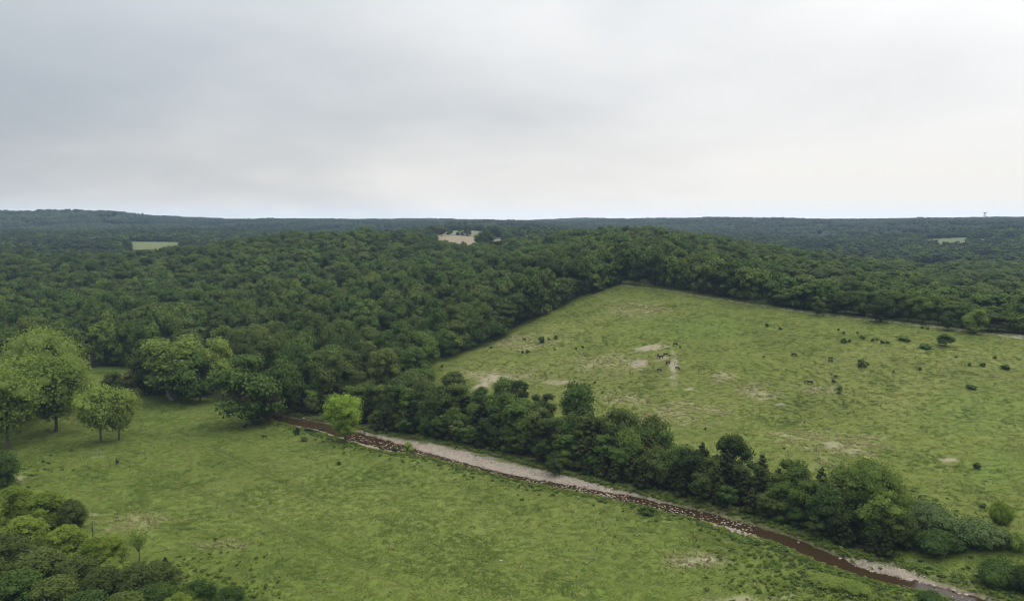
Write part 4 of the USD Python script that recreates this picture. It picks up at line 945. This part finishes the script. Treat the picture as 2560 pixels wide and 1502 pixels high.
m = len(pts); instancer("creek_stones", ROCKS, pts, r.integers(0, 6, m), scs, r.uniform(0, 6.28, m), "pale cobbles strewn through the shallow creek and its gravel bars")
for u, v, s, lab in ((2100, 1398, .5, "white stone alone in the smooth brown water"), (2415, 1487, .55, "pale stone near the end of the creek at the bottom edge"), (2399, 1486, .42, "smaller pale stone left of the last one at the bottom edge"), (2385, 1476, .45, "flat pale stone upstream of the pair at the bottom edge"), (1996, 1360, .35, "small pale stone under the bank of the smooth brown water"),
                    (2272, 1450, .8, "flat stone slab at the tip of the lower gravel bar"), (2335, 1464, .55, "pale stone in the brown water below the lower gravel bar"), (896, 1079, .7, "white stone at the head of the riffle beside the lone tree"), (905, 1077, .55, "second white stone at the head of the riffle"), (759, 1046, .6, "pale stone in the dark pool above the cattle"), (1253, 1402, .45, "white stone lying alone in the near meadow")):
    p = at(u, v); z = max(p[2], WATER_Z) + .05 if v != 1402 else p[2] + .1
    x = refer_ = thing("stone", lab, "stone", (p[0], p[1], z), RNG.uniform(0, 6)); part(x, "boulder", (rock(int(u))[0] * s, rock(int(u))[1]), STONE, 40)

# ------------------------------------------------------------------ cattle
import manifold3d as m3
def chain_mesh(bones):
    tot = None
    def ball(c, rad): return m3.Manifold.sphere(rad, 14).translate([float(q) for q in c])
    for (a, ra, b, rb) in bones:
        h = m3.Manifold.batch_hull([ball(a, ra), ball(b, rb)]); tot = h if tot is None else tot + h
    mm = tot.to_mesh(); t = trimesh.Trimesh(mm.vert_properties[:, :3], mm.tri_verts)
    t = t.subdivide_to_size(.16); trimesh.smoothing.filter_taubin(t, iterations=8); return t
def cow_bones(pose):
    B = [((-.78, 0, 1.06), .30, (-.2, 0, 1.02), .37), ((-.2, 0, 1.02), .37, (.42, 0, 1.03), .35), ((.42, 0, 1.03), .35, (.72, 0, 1.10), .25), ((-.78, 0, 1.16), .22, (.7, 0, 1.2), .2)]
    head = {"stand": ((.98, 0, 1.32), (1.12, 0, 1.42), (1.48, 0, 1.22)), "graze": ((1.05, 0, .88), (1.18, 0, .55), (1.34, 0, .20)), "turn": ((.96, .12, 1.30), (1.05, .25, 1.40), (1.20, .55, 1.22))}[pose]
    B += [((.70, 0, 1.14), .24, head[0], .18), (head[0], .18, head[1], .15), (head[1], .15, head[2], .085)]
    for s in (-1, 1):
        B += [(head[1] + np.array([-.02, .12 * s, .05]), .05, head[1] + np.array([-.06, .27 * s, .06]), .025)]
        B += [((.55, .20 * s, .85), .15, (.56 + .05 * s, .2 * s, .48), .085), ((.56 + .05 * s, .2 * s, .48), .085, (.55 + .07 * s, .2 * s, .06), .06)]
        B += [((-.76, .20 * s, .95), .20, (-.66 - .04 * s, .21 * s, .58), .10), ((-.66 - .04 * s, .21 * s, .58), .10, (-.82 - .04 * s, .21 * s, .46), .07), ((-.82 - .04 * s, .21 * s, .46), .07, (-.78 - .05 * s, .21 * s, .06), .06)]
    B += [((-1.02, 0, 1.22), .05, (-1.12, 0, .9), .03), ((-1.12, 0, .9), .03, (-1.1, 0, .55), .045)]
    return B
COW = {}
for pose in ("stand", "graze", "turn"):
    nm = f"{KINDS.GetPath()}/cow_{pose}"; UsdGeom.Xform.Define(stage, nm); usdkit.mesh(stage, nm + "/body", chain_mesh(cow_bones(pose)), HIDE, smooth=60); COW[pose] = nm
nm = f"{KINDS.GetPath()}/cow_pale"; UsdGeom.Xform.Define(stage, nm); usdkit.mesh(stage, nm + "/body", chain_mesh(cow_bones("stand")), TANHIDE, smooth=60); COW["pale"] = nm
for u, v, pose, rz, s, lab in ((293, 1159, "stand", 2.2, 1.15, "black cow alone in the near meadow below the pale gate"), (613, 1070, "turn", 1.2, 1.1, "black cow at the far end of the wire fence"), (660, 1094, "graze", 0.3, .8, "black calf grazing in the meadow below the creek's bend"), (644, 1064, "stand", 0.1, .9, "black cow in the shade of the big tree at the creek's bend"),
                               (768, 1079, "graze", .2, 1.1, "black cow leftmost of the cattle on the gravel by the brown pool"), (778, 1082, "stand", 5.6, 1.2, "black cow walking in the middle of the cattle by the pool"), (789, 1083, "graze", .5, .9, "smaller black cow next to the walking one by the pool"), (804, 1079, "graze", .1, 1.1, "black cow standing at the water, rightmost by the pool"),
                               (1645, 891, "stand", 1.4, 1.1, "black cow facing away at the upper left of the bare hill patch"), (1653, 896, "stand", .1, 1.25, "large black cow in the middle of the bare hill patch"), (1664, 890, "graze", .3, 1.15, "black cow with its side to us beside the pale streak on the bare patch"), (1674, 890, "graze", 1.0, .7, "small calf right of the cattle on the bare hill patch"), (1670, 911, "stand", .3, 1.15, "black cow on the lower half of the bare hill patch"), (1648, 928, "graze", .1, 1.0, "black cow on the grass just under the bare hill patch"),
                               (1693, 923, "graze", 5.8, .95, "dark cow at the right rim of the bare hill patch"), (1688, 864, "graze", .1, 1.1, "black cow uphill of the bare patch, left of two"), (1700, 871, "stand", 1.5, 1.0, "black cow facing us uphill of the bare patch, right of two"), (1985, 891, "graze", 3.3, 1.25, "black cow grazing by itself in the open middle of the pasture"),
                               (2076, 899, "graze", .1, 1.0, "upper black cow of a close pair right of the lone grazing cow"), (2077, 905, "graze", 3.0, .9, "lower black cow of a close pair right of the lone grazing cow"), (2094, 901, "pale", .2, .7, "pale calf right of the close pair of black cows"), (2024, 961, "stand", 3.1, 1.35, "black cow broadside in the middle right of the pasture"), (2088, 944, "stand", .7, .95, "black cow right behind the dark upright bush"), (2083, 958, "stand", 1.5, 1.3, "black cow facing us among the dark bushes of the pasture")):
    refer("cow", COW[pose], lab, "cow", at(u, v) - [0, 0, .03], rz, (s, s, s), "cattle grazing around the creek")

# ------------------------------------------------------------------ fences, pole, snags, far buildings
def post_mesh(h, r=.075): return tube([[0, 0, -.3], [0, 0, h * .5], [.02, 0, h]], [r, r, r * .9], 7)
def fence(name, label, pts, h, wires=(.45, .8, 1.15)):
    W3 = np.array([at(u, v) for u, v in pts]); o = W3[0]; t = thing(name, label, "fence", o)
    for p in W3: part(t, "post", (lambda m: (m[0] + (p - o), m[1]))(post_mesh(h * RNG.uniform(.9, 1.1))), WOOD, 50)
    for hz in wires: part(t, "wire", tube([p - o + [0, 0, hz] for p in W3], [.012] * len(W3), 4), BARK)
fence("wire_fence", "long wire fence on wooden posts crossing the meadow towards the creek's bend", [(345, 1112), (428, 1100), (472, 1090), (500, 1085), (530, 1079), (560, 1073), (590, 1068), (640, 1063)], 1.5)
fence("wire_fence", "short wire fence with thick posts beside the pale dirt strip in the left meadow", [(209, 1144), (227, 1142), (247, 1139), (268, 1134), (288, 1128)], 1.9)
p = crest_at(2172, 1.0); t = thing("utility_pole", "pale wooden utility pole on the pasture crest beside the conical tree", "pole", p)
part(t, "pole", tube([[0, 0, -.5], [0, 0, 3], [0, 0, 5.4]], [.17, .16, .13], 8), PALEBARK, 50); part(t, "crossarm", box(-.9, .9, -.07, .07, 4.7, 4.86), PALEBARK)
def snag(name, label, u, v, h, seed):
    rg = np.random.default_rng(seed); q = at(u, v); t = thing(name, label, "dead tree", q); top = np.array([rg.normal(0, .4), rg.normal(0, .4), h])
    part(t, "trunk", tube([[0, 0, -.3], top * .35 + [.15, 0, 0], top * .7, top], [.17, .13, .08, .03], 7), BARK, 50)
    for k in range(6):
        s = top * rg.uniform(.35, .9); e = s + [rg.normal(0, .8), rg.normal(0, .8), rg.uniform(.4, 1.2)]; part(t, "branch", tube([s, (s + e) / 2 + [0, 0, -.1], e], [.05, .035, .012], 5), BARK, 50)
snag("dead_tree", "bare black snag at the right rim of the front thicket", 231, 1352, 6.0, 3)
snag("dead_tree", "thin grey leafless snag left of the forked tree", 297, 1392, 6.0, 4)
snag("dead_tree", "short leafless snag close behind the forked tree", 312, 1390, 5.0, 5)
q = at(398, 1384); t = thing("fallen_branch", "bare fallen branch lying on the grass right of the forked tree", "branch", q)
part(t, "limb", tube([[-1.6, 0, .35], [0, .1, .5], [2.6, .3, 1.0]], [.09, .07, .02], 6), BARK, 50); part(t, "twig", tube([[.6, .15, .6], [1.2, .7, .9]], [.03, .01], 5), BARK)

def house(label, x, y, L_, D_, h, rz, cat="house", name="farmhouse"):
    z = float(H(x, y)); t = thing(name, label, cat, (x, y, z), rz)
    part(t, "wall", box(-L_ / 2, L_ / 2, -D_ / 2, D_ / 2, -.5, h), WHITEWALL)
    rh = D_ * .33; a, b = L_ / 2 + .4, D_ / 2 + .4
    V = np.array([[-a, -b, h], [a, -b, h], [a, b, h], [-a, b, h], [-a, 0, h + rh], [a, 0, h + rh]]) + [0, 0, .05]
    part(t, "roof", (V, np.array([[0, 1, 5], [0, 5, 4], [2, 3, 4], [2, 4, 5], [0, 4, 3], [1, 2, 5], [0, 2, 1], [0, 3, 2]])), ROOF)
    for k in (-.3, .3): part(t, "window", box(k * L_ - .6, k * L_ + .6, -D_ / 2 - .06, -D_ / 2 + .02, 1.0, 2.3), PANE)
    part(t, "door", box(-.5, .5, -D_ / 2 - .06, -D_ / 2 + .02, 0, 2.1), PANE)
BLD = [(2217, 1660, 15, 10, 3.4, "white farmhouse among the trees of the right valley"), (2268, 1690, 16, 8, 3.0, "pale shed right of the white farmhouse in the right valley"), (1015, 1745, 9, 6, 3.0, "white shed leftmost of three left of the tan field"), (1036, 1750, 9, 6, 3.0, "white shed in the middle of three left of the tan field"), (1068, 1755, 9, 6, 3.0, "white shed rightmost of three left of the tan field"), (640, 2000, 12, 7, 3.5, "tiny white building in the far woods above the left field"), (2492, 1745, 12, 8, 3.5, "pale building under the dark wood at the far right"), (2513, 1745, 14, 8, 3.5, "second pale building under the dark wood at the far right")]
for u, y, l_, d_, h, lab in BLD: house(lab, (u - CU) / FPX * y, y, l_, d_, h, .15)
xx, yy = (2455 - CU) / FPX * 2790, 2790; t = thing("lattice_tower", "grey lattice tower standing on the far right ridge", "tower", (xx, yy, float(H(xx, yy))))
for sx in (-1, 1):
    for sy in (-1, 1): part(t, "leg", tube([[5 * sx, 5 * sy, -1], [1.4 * sx, 1.4 * sy, 34]], [.6, .45], 6), STEEL)
for k in range(5):
    z = 4 + 6.4 * k; r_ = 5 - 3.6 * z / 34; part(t, "brace", join([box(-r_, r_, -r_ - .2, -r_ + .2, z, z + .5), box(-r_, r_, r_ - .2, r_ + .2, z, z + .5), box(-r_ - .2, -r_ + .2, -r_ + .2, r_ - .2, z, z + .5), box(r_ - .2, r_ + .2, -r_ + .2, r_ - .2, z, z + .5)]), STEEL)
part(t, "platform", box(-3.2, 4.6, -3, 3, 34, 37), STEEL)

# ------------------------------------------------------------------ the air
usdkit.material(stage, L + "air", {"v": ("principled_volume", {"color": (0.55, 0.74, 1.0), "density": 4.0e-5, "anisotropy": 0.0})}, [], volume="v.volume")
zmin, zmax = ZZ.min() - 1.0, max(ZZ.max() + 60, 170)
say(usdkit.mesh(stage, "/World/haze", box(-8900, 8900, -4000, 9000, zmin, zmax), L + "air").GetPrim(), "thin bluish air over the whole landscape", None, None, "stuff")
